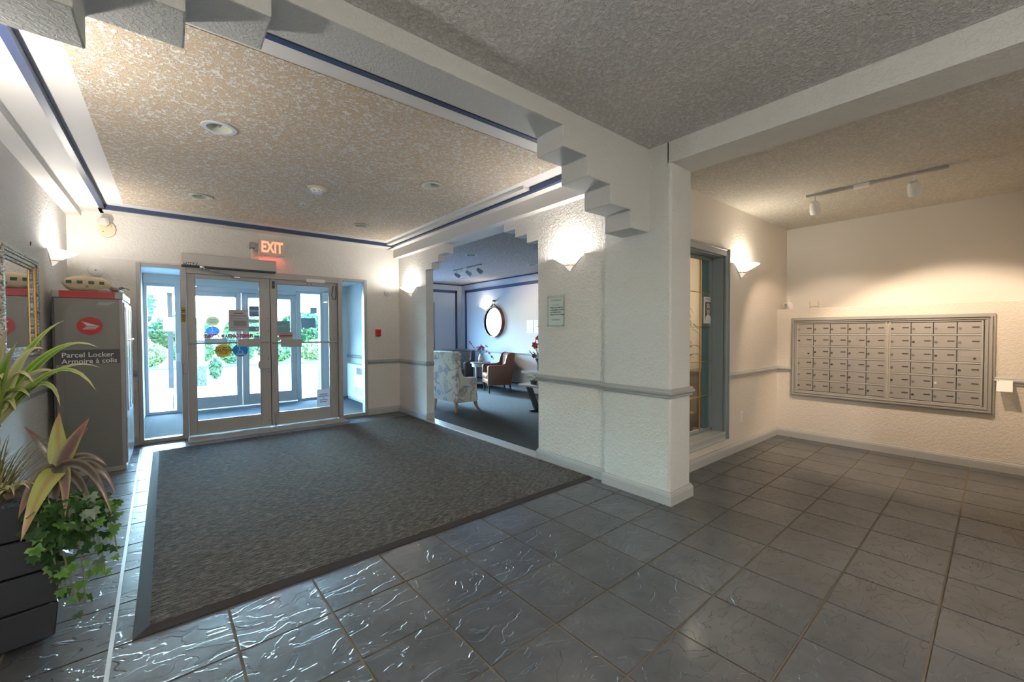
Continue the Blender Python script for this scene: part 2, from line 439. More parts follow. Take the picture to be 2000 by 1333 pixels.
# vestibule tray: outer band, navy cove strip, white border, stippled field
TX0, TX1, TY0, TY1 = -.565, 2.71, 2.165, 6.26; ZB, ZT = 2.648, 2.69
b = MB()
for lo, hi in (((XL - .1, 2.05, ZB), (TX0, YD + .05, ZB + .1)), ((TX1, 2.05, ZB), (XR + .2, YD + .05, ZB + .1)), ((TX0 - .03, 2.05, ZB), (TX1 + .03, TY0, ZB + .1)), ((TX0 - .03, TY1 + .0, ZB), (TX1 + .03, YD + .05, ZB + .1))): b.box(lo, hi)
struct(b.build('ceiling_band', M['white_band']))
b = MB(); ox0, ox1, oy0, oy1 = TX0 - .012, TX1 + .008, TY0 - .012, TY1 + .02; ww = .040
for lo, hi in (((ox0, oy0), (ox0 + ww, oy1)), ((ox1 - ww, oy0), (ox1, oy1)), ((ox0, oy0), (ox1, oy0 + ww)), ((ox0, oy1 - ww), (ox1, oy1))): b.box((*lo, ZB - .006), (*hi, ZT + .01))
struct(b.build('trim_4', M['navy']))
struct(plate(TX0 - .05, TX1 + .05, TY0 - .02, TY1 + .05, ZT, ZT + .06, CANS).build('ceiling_tray', M['white_band']))
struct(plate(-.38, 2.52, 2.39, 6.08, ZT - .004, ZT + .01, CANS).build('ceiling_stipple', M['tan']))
# soffits along both side walls
struct(box((XL - .05, 2.06, 2.585), (-.745, YD + .02, 2.66)).build('trim_5', M['plaster_smooth']))
struct(box((2.82, 2.06, 2.515), (XR, YD + .02, 2.66)).build('trim_6', M['plaster_smooth']))

# walls
struct(box((XL - .15, -3.1, -.05), (XL, 8.8, 2.9)).build('wall_left', M['plaster']))
b = MB(); FX0, FX1, FZ = -.312, 2.375, 2.13
b.prism([(XL, -.05), (FX0, -.05), (FX0, FZ), (FX1, FZ), (FX1, -.05), (3.03, -.05), (3.03, 2.75), (XL, 2.75)], 'y', YD, YD + .14)
struct(b.build('wall_entrance', M['plaster']))
b = MB()
b.prism([(2.2, -.05), (3.13, -.05), (3.13, 2.245), (3.304, 2.245), (3.304, 2.335), (3.497, 2.335), (3.497, 2.425), (3.695, 2.425), (3.695, 2.515),
         (4.975, 2.515), (4.975, 2.39), (5.185, 2.39), (5.185, 2.305), (5.38, 2.305), (5.38, 2.225), (5.56, 2.225), (5.56, -.05), (YD + .05, -.05), (YD + .05, 2.75), (2.2, 2.75)], 'x', XR, XR + .12)
struct(b.build('wall_right', M['plaster']))
struct(box((XR + .115, 3.2, 2.517), (XR + .235, 5.5, LZ0 + .06), .003).build('wall_lounge_beam', M['plaster_smooth']))
# column and header over the mail room
b = MB(); cx0, cx1, cy0, cy1, cr = 2.86, 3.155, 1.64, 2.243, .022
pts = []
for (px, py, a) in ((cx0 + cr, cy0 + cr, PI), (cx1 - .012, cy0 + .012, 1.5 * PI)):
    rr = cr if px < 3 else .012
    for k in range(5): pts.append((px + rr * math.cos(a + k * PI / 8), py + rr * math.sin(a + k * PI / 8)))
pts += [(cx1, 1.935), (cx1, cy1), (cx0, cy1)]
b.prism(pts, 'z', -.02, 2.75)
struct(b.build('wall_column', M['plaster_column']))
struct(box((cx0, -3.1, 2.545), (cx1, cy0 + .03, 2.75)).build('wall_header', M['plaster_column']))
# stepped beam across the hall
b = MB()
lz = [(-.215, 2.285), (.055, 2.40), (.315, 2.515)]
pts = [(XL - .02, 2.75), (XL - .02, 2.055), (-.72, 2.055), (-.72, 2.17), (-.475, 2.17), (-.475, 2.285), (-.215, 2.285), (-.215, 2.40), (.055, 2.40), (.055, 2.505), (.315, 2.505), (.315, 2.595),
       (1.91, 2.595), (1.91, 2.465), (2.145, 2.465), (2.145, 2.332), (2.39, 2.332), (2.39, 2.197), (2.632, 2.197), (2.632, 2.066), (2.88, 2.066), (2.88, 2.75)]
b.prism(pts, 'y', 1.823, 2.068, .007)
struct(b.build('beam', M['plaster_beam']))
# mail room: window wall, box wall with ledge, upper wall, side wall
WY = 1.93; WX0, WX1, WZ0, WZ1 = 3.45, 4.388, .255, 2.07
b = MB()
for lo, hi in (((3.14, WY, -.05), (WX0, WY + .22, 2.7)), ((WX1, WY, -.05), (6.4, WY + .22, 2.7)), ((WX0, WY, -.05), (WX1, WY + .22, WZ0)), ((WX0, WY, WZ1), (WX1, WY + .22, 2.7))): b.box(lo, hi)
struct(b.build('wall_mailroom_left', M['plaster_mail']))
struct(box((5.88, -.3, -.05), (6.25, WY + .05, 1.572), .006).build('wall_mailboxes', M['plaster_mail']))
struct(box((6.19, -.3, 1.55), (6.4, WY + .05, 2.7)).build('wall_mailroom_back', M['plaster_smooth']))
struct(box((3.9, -.22, -.05), (6.4, -.07, 2.7)).build('wall_mailroom_right', M['plaster_mail']))
struct(box((XL - .1, -3.15, -.05), (6.4, -3.0, 2.8)).build('wall_back', M['plaster']))
struct(box((3.95, -3.1, -.05), (4.1, -.1, 2.8)).build('wall_corridor', M['plaster']))
struct(box((XL - .3, -3.3, 2.82), (6.8, YD + .0, 2.96)).build('roof', M['plaster_smooth']))
# baseboards and chair rails
BP = [(0, -.01), (.020, -.01), (.020, .068), (.017, .074), (.017, .080), (.012, .090), (.007, .094), (.007, .101), (0, .101)]
RP = [(0, .800), (.010, .800), (.013, .806), (.013, .818), (.022, .826), (.026, .834), (.026, .846), (.018, .852), (.016, .862), (.010, .870), (0, .870)]
def base(name, path, side): struct(molding(path, BP, side).build(name, M['trim_base']))
def rail(name, path, side, m='trim'): struct(molding(path, RP, side).build(name, M[m]))
base('baseboard_left', [(XL, -3), (XL, YD)], -1)
base('baseboard_entrance', [(XL, YD), (FX0 - .005, YD)], -1)
base('baseboard_right', [(XR + .12, 5.56), (XR, 5.56), (XR, YD), (FX1 + .005, YD)], 1)
base('baseboard_column', [(5.88, -.07), (5.88, WY), (cx1, WY), (cx1, cy0), (cx0, cy0), (cx0, cy1), (XR, cy1), (XR, 3.13), (XR + .12, 3.13)], 1)
rail('trim_7', [(XL, -3), (XL, YD), (FX0 - .005, YD)], -1)
rail('trim_8', [(XR + .12, 5.56), (XR, 5.56), (XR, YD), (FX1 + .005, YD)], 1)
rail('trim_9', [(3.375, WY), (cx1, WY), (cx1, cy0), (cx0, cy0), (cx0, cy1), (XR, cy1), (XR, 3.13), (XR + .12, 3.13)], 1)
rail('trim_10', [(5.88, 1.768), (5.88, WY), (4.462, WY)], 1, 'trim_base')
rail('trim_11', [(5.88, -.07), (5.88, .146)], 1, 'trim_base')

# entrance mat
g = thing('entrance_mat', 'large dark brown ribbed entrance mat with black rubber border', 'mat', (1.345, 4.19, 0), R(.5))
b = MB(); mx, my, ew = 1.512, 1.82, .055
b.box((-mx + ew, -my + ew, .001), (mx - .01, my - .01, .012)); b.build('mat_pile', M['mat'], g)
b = MB()
for pts in ([(-mx, -my), (mx, -my), (mx, -my + ew), (-mx + ew, -my + ew)], [(-mx, -my), (-mx + ew, -my + ew), (-mx + ew, my), (-mx, my)]):
    lo = [b.bm.verts.new((*p, .001)) for p in pts]; hi = [b.bm.verts.new((p[0], p[1], .013 if k in ((2, 3) if len(pts) and pts[1][1] == pts[0][1] else (1, 2)) else .004)) for k, p in enumerate(pts)]
    b.bm.faces.new(lo[::-1]); b.bm.faces.new(hi)
    for k in range(4): b.bm.faces.new((lo[k], lo[(k + 1) % 4], hi[(k + 1) % 4], hi[k]))
b.build('rubber_border', M['mat_edge'], g)

# ------------------------------------------------------------------ entrance doors and sidelights
def frame_bar(b, lo, hi): b.box(lo, hi, .004, 1)
def storefront(prefix_n, y, xs, sl, dr, ztop, depth, doors, alu, dz=.03):
    """aluminium frame with two sidelights and a pair of doors; xs = outer left/right, sl = sidelight glass spans, dr = door spans"""
    f = sempty('trim_%d' % prefix_n, (0, y, 0)); d = depth
    for x0, x1, nm in ((xs[0], sl[0][0], 'jamb'), (sl[0][1], dr[0][0], 'mullion'), (dr[1][1], sl[1][0], 'mullion'), (sl[1][1], xs[1], 'jamb')):
        box((x0, 0, 0), (x1, d, ztop), .004, 1).build(nm, alu, f)
    for (x0, x1) in sl:
        box((x0, .008, 0), (x1, d - .008, .047), .003, 1).build('bottom_rail', alu, f); box((x0, .008, ztop - .042), (x1, d - .008, ztop), .003, 1).build('top_rail', alu, f)
    box((dr[0][0], .004, ztop - .085), (dr[1][1], d - .004, ztop), .003, 1).build('head_rail', alu, f)
    return f
AL = M['alu']
storefront(12, YD - .012, (-.312, 2.375), ((-.272, .087), (2.0, 2.328)), ((.146, 1.049), (1.055, 1.94)), 2.128, .11, None, AL)
def sidelight(name, x0, x1, z0, z1, y):
    o = box((x0 - .004, y, z0 - .004), (x1 + .004, y + .008, z1 + .004)).build(name, M['glass']); struct(o); return o
sidelight('window_1', -.272, .087, .047, 2.086, YD + .05); sidelight('window_2', 2.0, 2.328, .047, 2.086, YD + .05)
def door(name, x0, x1, y, z0, z1, gx0, gx1, gz0, gz1, alu, push=None, lock_side=1):
    d = sempty(name, (0, y, 0)); t = .045
    box((x0, 0, z0), (gx0, t, z1), .003, 1).build('stile', alu, d); box((gx1, 0, z0), (x1, t, z1), .003, 1).build('stile', alu, d)
    box((gx0, 0, z0), (gx1, t, gz0), .003, 1).build('bottom_rail', alu, d); box((gx0, 0, gz1), (gx1, t, z1), .003, 1).build('top_rail', alu, d)
    box((gx0 - .003, .02, gz0 - .003), (gx1 + .003, .027, gz1 + .003)).build('glass', M['glass'], d)
    b = MB()
    for lo, hi in (((gx0, .006, gz0), (gx0 + .010, .02, gz1)), ((gx1 - .010, .006, gz0), (gx1, .02, gz1)), ((gx0, .006, gz0), (gx1, .02, gz0 + .010)), ((gx0, .006, gz1 - .010), (gx1, .02, gz1))): b.box(lo, hi)
    b.build('glazing_bead', M['alu_dark'], d)
    if push:
        zb, pa, pb = push
        b = MB().tube([(x0 + .02, -.035, zb), (x1 - .02, -.035, zb)], .011, 10)
        for xx in (x0 + .03, x1 - .03): b.box((xx - .012, -.04, zb - .014), (xx + .012, .002, zb + .014), .003, 1)
        pbx = b.build('push_bar', M['alu'], d)
        box((pa, -.062, zb - .058), (pb, -.02, zb + .048), .008, 2).build('push_paddle', M['alu'], pbx)
    return d
d1 = door('door_1', .150, 1.048, YD + .03, .022, 2.045, .228, .93, .19, 1.995, AL, (1.178, .665, .925))
d2 = door('door_2', 1.056, 1.938, YD + .03, .022, 2.045, 1.132, 1.828, .19, 1.985, AL, (1.165, 1.165, 1.43))
box((1.0485, .005, .03), (1.0555, .02, 2.04)).build('door_seal', M['gasket'], d1)
box((.905, -.03, .815), (1.045, .004, .925), .004, 1).build('lock_plate', M['alu'], d1)
box((.895, -.034, .835), (.915, .0, .905), .003, 1).build('lock_guard', M['alu_dark'], d1)
for z in (1.5, 1.33, .97, .94, .77, .1): MB().disc(.006, -.003, .002, 10, 'y', (1.02, 0, z)).build('bolt', M['dark'], d1)
box((1.083, -.012, .055), (1.115, .002, .21), .004, 1).build('flush_bolt', M['alu_dark'], d2)
MB().tube([(1.099, -.006, .06), (1.099, -.006, .0)], .005, 8).build('bolt_rod', M['dark'], d2)
box((1.075, -.018, 1.915), (1.107, .002, 2.015), .004, 1).build('door_contact', M['dark'], d2)
MB().disc(.005, -.021, -.017, 10, 'y', (1.091, 0, 1.965)).build('contact_lamp', M['white'], d2)
b = box((1.50, -.06, 2.028), (1.755, .002, 2.078), .006, 2); b.build('closer_box', M['white'], d2)
for xx in (1.53, 1.575): MB().disc(.008, -.004, .002, 10, 'y', (xx, 0, 2.01)).build('bolt', M['dark'], d2)
MB().tube([(1.88, -.01, 2.0), (1.872, -.012, 1.94), (1.855, -.02, 1.86), (1.875, -.024, 1.80), (1.905, -.02, 1.80), (1.918, -.012, 1.87), (1.916, -.01, 2.0)], .006, 8).build('door_loop', M['dark'], d2)
box((.098, -.004, .80), (.142, -.045, .0) if False else (.142, -.014, .93), .004, 1).build('wall_switch', M['alu_dark'], bpy.data.objects['trim_12'])
box((.105, -.018, .81), (.135, -.012, .92), .002, 1).build('switch_cover', M['alu'], bpy.data.objects['trim_12'])
# automatic operator
g = thing('door_operator', 'long grey automatic door operator box above the glass double doors', 'door opener', (.6, YD - .012, 2.195))
box((-.505, -.125, -.068), (.505, 0, .075), .006, 2).build('housing', mat('operator_grey', (.50, .475, .45), .4, .2), g)
box((-.50, -.11, -.082), (.50, -.01, -.068)).build('base_plate', M['dark'], g)
box((-.49, -.129, -.072), (-.34, -.122, -.036)).build('name_plate', M['black'], g)
text('STANLEY', .034, M['white'], g, (-.415, -.1305, -.054), sx=1.15, bold=.001)
MB().lathe([(0, -.11), (.024, -.105), (.03, -.09), (.03, -.07), (0, -.07)], 16, 'z', (-.30, -.10, 0)).build('pivot', M['chrome'], g)
MB().tube([(-.30, -.105, -.09), (-.10, -.075, -.135), (.06, -.045, -.165)], .009, 8).build('arm', M['chrome'], g)
box((.03, -.055, -.178), (.10, .03, -.158), .004, 1).build('arm_shoe', M['steel'], g)
# outer storefront of the vestibule
YO = 8.72; AO = mat('alu_outer', (.60, .60, .60), .42, .1)
storefront(13, YO, (-.335, 2.31), ((-.295, .042), (1.915, 2.262)), ((.118, .96), (.963, 1.838)), 2.10, .10, None, AO)
sidelight('window_3', -.295, .042, .047, 2.058, YO + .05); sidelight('window_4', 1.915, 2.262, .047, 2.058, YO + .05)
d3 = door('door_3', .12, .959, YO + .03, .02, 2.015, .205, .885, .205, 1.945, AO, (1.17, .42, .74))
d4 = door('door_4', .965, 1.836, YO + .03, .02, 2.015, 1.06, 1.752, .205, 1.945, AO, (1.17, 1.12, 1.40))
box((.048, -.012, .84), (.105, .0, .98), .004, 1).build('switch_cover', M['white'], bpy.data.objects['trim_13'])
struct(box((-.55, YO, 2.10), (2.95, YO + .14, 2.9)).build('wall_outer', M['plaster_smooth']))
struct(box((2.31, YO, -.05), (2.95, YO + .14, 2.12)).build('wall_outer_right', M['plaster_smooth']))
struct(box((-.99, YO, -.05), (-.335, YO + .14, 2.9)).build('wall_outer_left', M['plaster_smooth']))
struct(box((-.50, YD + .14, -.05), (-.345, YO, 2.3)).build('wall_vestibule_left', M['plaster_smooth']))
struct(box((2.79, YD + .14, -.05), (2.93, YO, 2.5)).build('wall_vestibule_right', M['plaster_smooth']))
struct(box((-.55, YD + .13, 2.25), (2.95, YO + .1, 2.33)).build('ceiling_vestibule', M['white_band']))
struct(box((-.6, YD + .14, 2.6), (3.05, YO + .14, 2.96)).build('roof_vestibule', M['plaster_smooth']))
struct(box((-.55, YD - .0, -.12), (2.95, YO + .12, .003)).build('floor_vestibule', M['vest_carpet']))
base('baseboard_vestibule', [(2.79, YO), (2.79, YD + .14)], -1); rail('trim_14', [(2.79, YO), (2.79, YD + .14)], -1)
g = thing('wall_heater', 'white wall heater cabinet with vent slots inside the vestibule', 'heater', (2.79, 7.9, 0))
box((-.10, -.55, .05), (-.021, .58, .70), .008, 2).build('cabinet', M['white'], g)
for k in range(9): box((-.104, -.42 + k * .052, .52), (-.098, -.39 + k * .052, .64)).build('vent_slot', M['dark'], g)
box((-.103, -.40, .13), (-.098, .15, .27)).build('lower_grille', mat('grille_grey', (.55, .55, .56), .5), g)
box((-.09, -.54, .0), (-.022, .57, .05)).build('plinth', M['trim_base'], g)

# office window in the mail room
W5 = sempty('window_5', (0, WY, 0)); cas = M['casing']
def casing_bar(lo, hi, nm, m): box(lo, hi, .004, 1).build(nm, m, W5)
cw = .073
for a, b_, nm in ((0, .026, 'casing'), (.018, .034, 'casing_lip')):
    i = 0 if nm == 'casing' else .052
    casing_bar((WX1 + i, -b_, WZ0 - cw), (WX1 + cw if not i else WX1 + cw, -a, WZ1 + cw), nm, cas)
    casing_bar((WX0 - cw, -b_, WZ0 - cw), (WX0 - i, -a, WZ1 + cw), nm, cas)
    casing_bar((WX0, -b_, WZ1 + i), (WX1, -a, WZ1 + cw), nm, M['trim'])
    casing_bar((WX0, -b_, WZ0 - cw), (WX1, -a, WZ0 - i), nm, M['trim_base'])
for lo, hi, m in (((WX1 - .012, 0, WZ0), (WX1 + .004, .224, WZ1), cas), ((WX0 - .004, 0, WZ0), (WX0 + .012, .224, WZ1), cas), ((WX0, 0, WZ1 - .012), (WX1, .224, WZ1 + .004), cas)):
    box(lo, hi).build('reveal', m, W5)
box((WX0, -.03, WZ0 - .02), (WX1, .224, WZ0 + .012), .004, 1).build('sill', M['trim_base'], W5)
box((WX1 - .014, .15, WZ0), (WX1 - .011, .222, WZ1)).build('inner_reveal', M['reveal_daylit'], W5)  # blue daylight on the office side of the jamb, put into its colour
b = MB()
gx0, gx1, gz0, gz1, gy = WX0 + .012, WX1 - .012, WZ0 + .012, WZ1 - .012, .125
for lo, hi in (((gx1 - .022, gy - .015, gz0), (gx1, gy + .02, gz1)), ((gx0, gy - .015, gz0), (gx0 + .022, gy + .02, gz1)), ((gx0, gy - .015, gz0), (gx1, gy + .02, gz0 + .022)), ((gx0, gy - .015, gz1 - .022), (gx1, gy + .02, gz1))): b.box(lo, hi)
b.build('sash', cas, W5)
box((gx0 + .02, gy, gz0 + .02), (gx1 - .02, gy + .006, gz1 - .02)).build('glass', M['office_glass'], W5)
for z in (1.70, 1.345, .99, .635): box((gx0 + .02, gy - .004, z - .004), (gx1 - .02, gy + .010, z + .004)).build('muntin', M['brass'], W5)
for x in (4.15, 3.92, 3.69): box((x - .004, gy - .004, gz0 + .02), (x + .004, gy + .010, gz1 - .02)).build('muntin', M['brass'], W5)
# office behind that window
struct(box((3.05, WY + .2, -.1), (6.4, 3.12, .0)).build('floor_office', mat('office_floor', (.20, .15, .10), .5)))
struct(box((3.03, 3.0, -.05), (6.5, 3.12, 2.75)).build('wall_office_back', mat('office_wall', (.78, .72, .62), .8)))
struct(box((6.3, WY + .2, -.05), (6.45, 3.1, 2.75)).build('wall_office_right', M['plaster_mail']))
struct(box((3.03, WY + .2, 2.62), (6.5, 3.1, 2.7)).build('ceiling_office', M['white_band']))
lamp('AREA', 'office_lamp', (4.9, 2.6, 2.58), 16, (1, .86, .68), target=(4.9, 2.6, 0), shape='RECTANGLE', size=.5, size_y=.3)

# lounge shell
LX, LY, LZ = 5.95, 9.38, 2.56
struct(box((XR + .12, 3.1, -.12), (LX + .1, LY + .1, .003)).build('floor_lounge', M['lounge_carpet']))
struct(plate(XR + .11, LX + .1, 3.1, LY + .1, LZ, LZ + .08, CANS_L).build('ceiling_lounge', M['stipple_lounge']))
m_lw = mat('lounge_wall', (.58, .57, .575), .75, bump=(90, .1, .002)); 
struct(box((LX, 3.1, -.05), (LX + .14, LY + .14, 2.75)).build('wall_lounge_right', m_lw))
wx0, wx1, wz0, wz1 = 3.6, 5.10, .35, 2.02
b = MB()
for lo, hi in (((2.92, LY, -.05), (wx0, LY + .14, 2.75)), ((wx1, LY, -.05), (LX + .1, LY + .14, 2.75)), ((wx0, LY, -.05), (wx1, LY + .14, wz0)), ((wx0, LY, wz1), (wx1, LY + .14, 2.75))): b.box(lo, hi)
struct(b.build('wall_lounge_far', m_lw))
struct(box((XR, YD + .14, -.05), (XR + .12, LY + .1, 2.75)).build('wall_lounge_left', m_lw))
struct(box((2.6, 3.0, 2.66), (6.6, LY + .3, 2.9)).build('roof_lounge', M['plaster_smooth']))
W6 = sempty('window_6', (0, LY, 0))
for lo, hi, nm in (((wx0 - .05, -.02, wz0 - .05), (wx0 + .03, .1, wz1 + .05), 'jamb'), ((wx1 - .03, -.02, wz0 - .05), (wx1 + .05, .1, wz1 + .05), 'jamb'), ((wx0, -.02, wz0 - .05), (wx1, .1, wz0 + .03), 'sill'), ((wx0, -.02, wz1 - .03), (wx1, .1, wz1 + .05), 'head'), ((4.32, 0, wz0), (4.38, .08, wz1), 'mullion')):
    box(lo, hi, .004, 1).build(nm, M['casing'] if nm == 'jamb' else M['trim'], W6)
box((wx0, .05, wz0), (wx1, .058, wz1)).build('glass', M['glass'], W6)
base('baseboard_lounge', [(LX, 3.2), (LX, LY), (wx0, LY)], 1)
rail('trim_15', [(LX, 3.2), (LX, LY), (wx1 + .05, LY)], 1)
nv = M['navy']
def stripe(n, boxes):
    b = MB()
    for lo, hi in boxes: b.box(lo, hi)
    struct(b.build('trim_%d' % n, nv))
stripe(16, [((LX - .006, 3.3, LZ - .035), (LX, LY, LZ - .005)), ((3.03, LY - .006, LZ - .035), (LX, LY, LZ - .005))])
stripe(17, [((LX - .006, 4.2, 2.325), (LX, 9.21, 2.395)), ((LX - .006, 9.13, .87), (LX, 9.21, 2.395))])
stripe(18, [((4.6, LY - .006, 2.325), (5.815, LY, 2.395)), ((5.755, LY - .006, .87), (5.815, LY, 2.395))])
# ------------------------------------------------------------------ wall sconces
SH = mat('sconce_glass', (.90, .87, .82), .45, emit=((1, .94, .85), 1.0)); SH2 = mat('sconce_tip', (.85, .84, .80), .3, emit=((1, .92, .8), .5))
def sconce(loc, rz, label, e=10, col=(1, .945, .86)):
    t = thing('wall_sconce', label, 'wall lamp', loc, rz, 'half cone wall sconces')
    b = MB().lathe([(.045, .052), (.172, .128), (.178, .134), (.172, .139), (.040, .060)], 20, 'z', (0.004, 0, 0), -PI / 2, PI / 2); b.build('shade', SH, t, auto=True)
    MB().lathe([(0, 0), (.010, .002), (.046, .045), (0, .045)], 16, 'z', (.004, 0, 0), -PI / 2, PI / 2).build('glass_tip', SH2, t, auto=True)
    MB().lathe([(.040, .044), (.049, .045), (.049, .053), (.040, .054)], 16, 'z', (.004, 0, 0), -PI / 2, PI / 2).build('band', M['brass'], t)
    MB().prism([(-.182, .142), (.182, .142), (.0, -.004)], 'x', .0, .006).build('back_plate', M['steel'], t)
    MB().disc(.062, .058, .066, 16, 'z', (.004, 0, 0)).build('shade_floor', M['white'], t)  # unseen disc added to stop light leaking out below the shade
    d = bpy.data.lights.new('sconce_lamp', 'POINT'); d.energy = e; d.color = col; d.shadow_soft_size = .04
    l = bpy.data.objects.new('sconce_lamp', d); COL.objects.link(l); l.parent = t; l.location = (.085, 0, .125)
    return t
sconce((XR, 2.69, 1.875), PI, 'white half cone sconce on the wall above the framed notice beside the column', 14)
sconce((XR, 6.04, 1.865), PI, 'small lit sconce in the corner between the glass doors and the lounge opening', 15)
sconce((XL, 5.73, 1.935), 0, 'glowing sconce on the wall above the grey parcel locker', 24)
sconce((4.79, WY, 1.885), -PI / 2, 'white sconce on the mail room wall beside the tall window', 11, (1, .88, .70))
sconce((LX, 8.24, 1.80), PI, 'sconce glowing behind the round leather mirror in the lounge', 9)
sconce((XL, 2.75, 1.93), 0, 'sconce on the near wall above the dark planter', 42)

sconce((XL, -.6, 1.93), 0, 'added unseen sconce on the hall wall behind the viewpoint nearer the planter', 30)  # out of view, added as an uplight for the hall ceiling
sconce((.9, -3.0, 1.93), PI / 2, 'added unseen sconce on the end wall behind the viewpoint', 45)  # second added uplight behind the camera, brightens the hall ceiling
# ------------------------------------------------------------------ recessed lights and ceiling fittings
CANW = mat('can_white', (.62, .64, .57), .3); CANR = mat('can_ring', (.66, .66, .60), .4)
def can(x, y, z, label, r=.095, grp='recessed ceiling lights'):
    t = thing('recessed_light', label, 'ceiling light', (x, y, z), 0, grp)
    MB().lathe([(r + .008, -.002), (r + .004, -.007), (r - .022, -.007), (r - .022, .0), (r + .008, .0)], 28).build('trim_ring', CANR, t, auto=True)
    MB().lathe([(r - .022, .0), (r - .03, .06), (r - .05, .09), (0, .095)], 24).build('reflector', CANW, t, auto=True)
    MB().prism([(-.05, .06), (.05, .06), (.0, .0)], 'y', .0, .003).build('baffle', M['greyink'], t)
can(.27, 3.43, ZT - .006, 'large recessed light in the tan ceiling nearest the stepped beam')
can(.25, 5.26, ZT - .006, 'recessed light in the tan ceiling above the parcel locker side')
can(1.915, 3.52, ZT - .006, 'recessed light in the tan ceiling near the lounge opening and the column')
can(1.91, 5.40, ZT - .006, 'recessed light in the tan ceiling near the exit sign and lounge corner')
can(3.78, 5.66, LZ - .001, 'recessed light in the lounge ceiling just inside the stepped opening')
can(5.22, 5.77, LZ - .001, 'recessed light in the lounge ceiling close to the mirror wall')
t = thing('smoke_detector', 'white round smoke detector in the middle of the tan ceiling', 'smoke detector', (1.10, 4.28, ZT - .004))
MB().disc(.085, -.012, .004, 28).build('base', M['cream'], t); MB().lathe([(.0, -.05), (.045, -.048), (.06, -.03), (.062, -.012), (0, -.012)], 24).build('sensor', M['white'], t, auto=True)
for k in range(8): 
    a = k * PI / 4; box((-.004, -.004, -.04), (.004, .004, -.028)).build('slot', M['dark'], t, loc=(.054 * math.cos(a), .054 * math.sin(a), 0))
t = thing('sprinkler_head', 'tiny round sprinkler plate behind the smoke detector', 'sprinkler', (1.11, 4.88, ZT - .004))
MB().disc(.035, -.008, .004, 18).build('plate', M['cream'], t); MB().tube([(0, 0, -.008), (0, 0, -.03)], .008, 8).disc(.02, -.033, -.030, 12).build('nozzle', M['steel'], t)
t = thing('ceiling_vent', 'small round vent in the lounge ceiling behind the track lights', 'vent', (5.12, 7.95, LZ))
MB().lathe([(.12, 0), (.12, -.01), (.08, -.018), (0, -.02), (0, 0)], 24).build('disc', M['white'], t, auto=True); MB().lathe([(.07, -.024), (.04, -.03), (0, -.03), (0, -.024)], 20).build('cone', M['alu'], t)
# emergency light and round horns on the entrance wall
t = thing('emergency_light', 'beige emergency spot lamp on the wall above the parcel locker', 'emergency light', (-.545, YD, 2.50))
b = MB(); b.prism([(.055 * math.cos(a * PI / 10) * 1.35, -.03 + .075 * math.sin(a * PI / 10) * 1.2) for a in range(20)], 'y', -.02, 0, .004); b.build('base_plate', M['beige'], t)
MB().lathe([(0, -.09), (.046, -.09), (.05, -.08), (.045, -.03), (.02, -.018), (0, -.018)], 20, 'y', (-.02, 0, .035)).build('lamp_housing', M['beige'], t, auto=True)
MB().disc(.038, -.094, -.089, 20, 'y', (-.02, 0, .035)).build('lens', M['chrome'], t)
for dx, dz in ((-.03, -.06), (.04, .01)): MB().disc(.005, -.023, -.018, 8, 'y', (dx, 0, dz)).build('screw', M['dark'], t)
for (x, z, r, l) in ((-.64, 2.003, .066, 'white round horn disc on the wall between sconce and window frame'), (2.705, 1.94, .052, 'white round detector disc in the corner beside the small sconce')):
    t = thing('alarm_horn', l, 'alarm', (x, YD, z)); MB().lathe([(0, -.035), (r * .5, -.034), (r * .9, -.02), (r, -.004), (r, 0), (0, 0)], 28, 'y').build('dome', M['white'], t, auto=True)
    MB().disc(.008, -.042, -.034, 10, 'y').build('button', M['greyink'], t)
t = thing('fire_alarm', 'red fire alarm pull box on the wall beside the doors', 'fire alarm', (2.545, YD, 1.30))
box((-.038, -.045, -.055), (.038, 0, .055), .005).build('case', M['red'], t); box((-.028, -.052, .0), (.028, -.044, .022), .002, 1).build('label', mat('dark_red', (.25, .01, .01), .5), t); box((-.026, -.058, -.028), (.026, -.044, -.014), .002, 1).build('pull_bar', M['red'], t)
b = MB().box((-.60, -.012, 2.150), (.10, 0, 2.165), .002, 1); tag(b.build('cable_cover', M['white'], loc=(0, YD, 0)), 'thin white cable cover running from the corner to the door operator', 'cable')
# exit sign
t = thing('exit_sign', 'illuminated white exit sign with glowing red letters above the doors', 'exit sign', (1.06, YD, 2.445))
box((-.155, -.12, -.098), (.155, -.06, .098), .004).build('box', mat('exit_box', (.72, .66, .55), .5), t)
text('EXIT', .20, mat('exit_red', (.8, .06, .03), .4, emit=((1, .16, .09), 2.6)), t, (0, -.1205, 0), sx=.62, bold=.006)
box((-.25, -.12, -.02), (-.19, 0, .05), .003).build('junction_box', M['alu_dark'], t); box((-.19, -.10, -.045), (-.15, -.05, .045)).build('bracket', M['alu'], t)
MB().tube([(-.22, -.03, -.02), (-.215, -.02, -.10), (-.22, -.015, -.165)], .012, 8).build('conduit', M['white'], t)
d = bpy.data.lights.new('exit_glow', 'AREA'); d.shape = 'RECTANGLE'; d.size = .28; d.size_y = .05; d.energy = .35; d.color = (1, .12, .06)
l = bpy.data.objects.new('exit_glow', d); COL.objects.link(l); l.parent = t; l.location = (0, -.09, -.10)

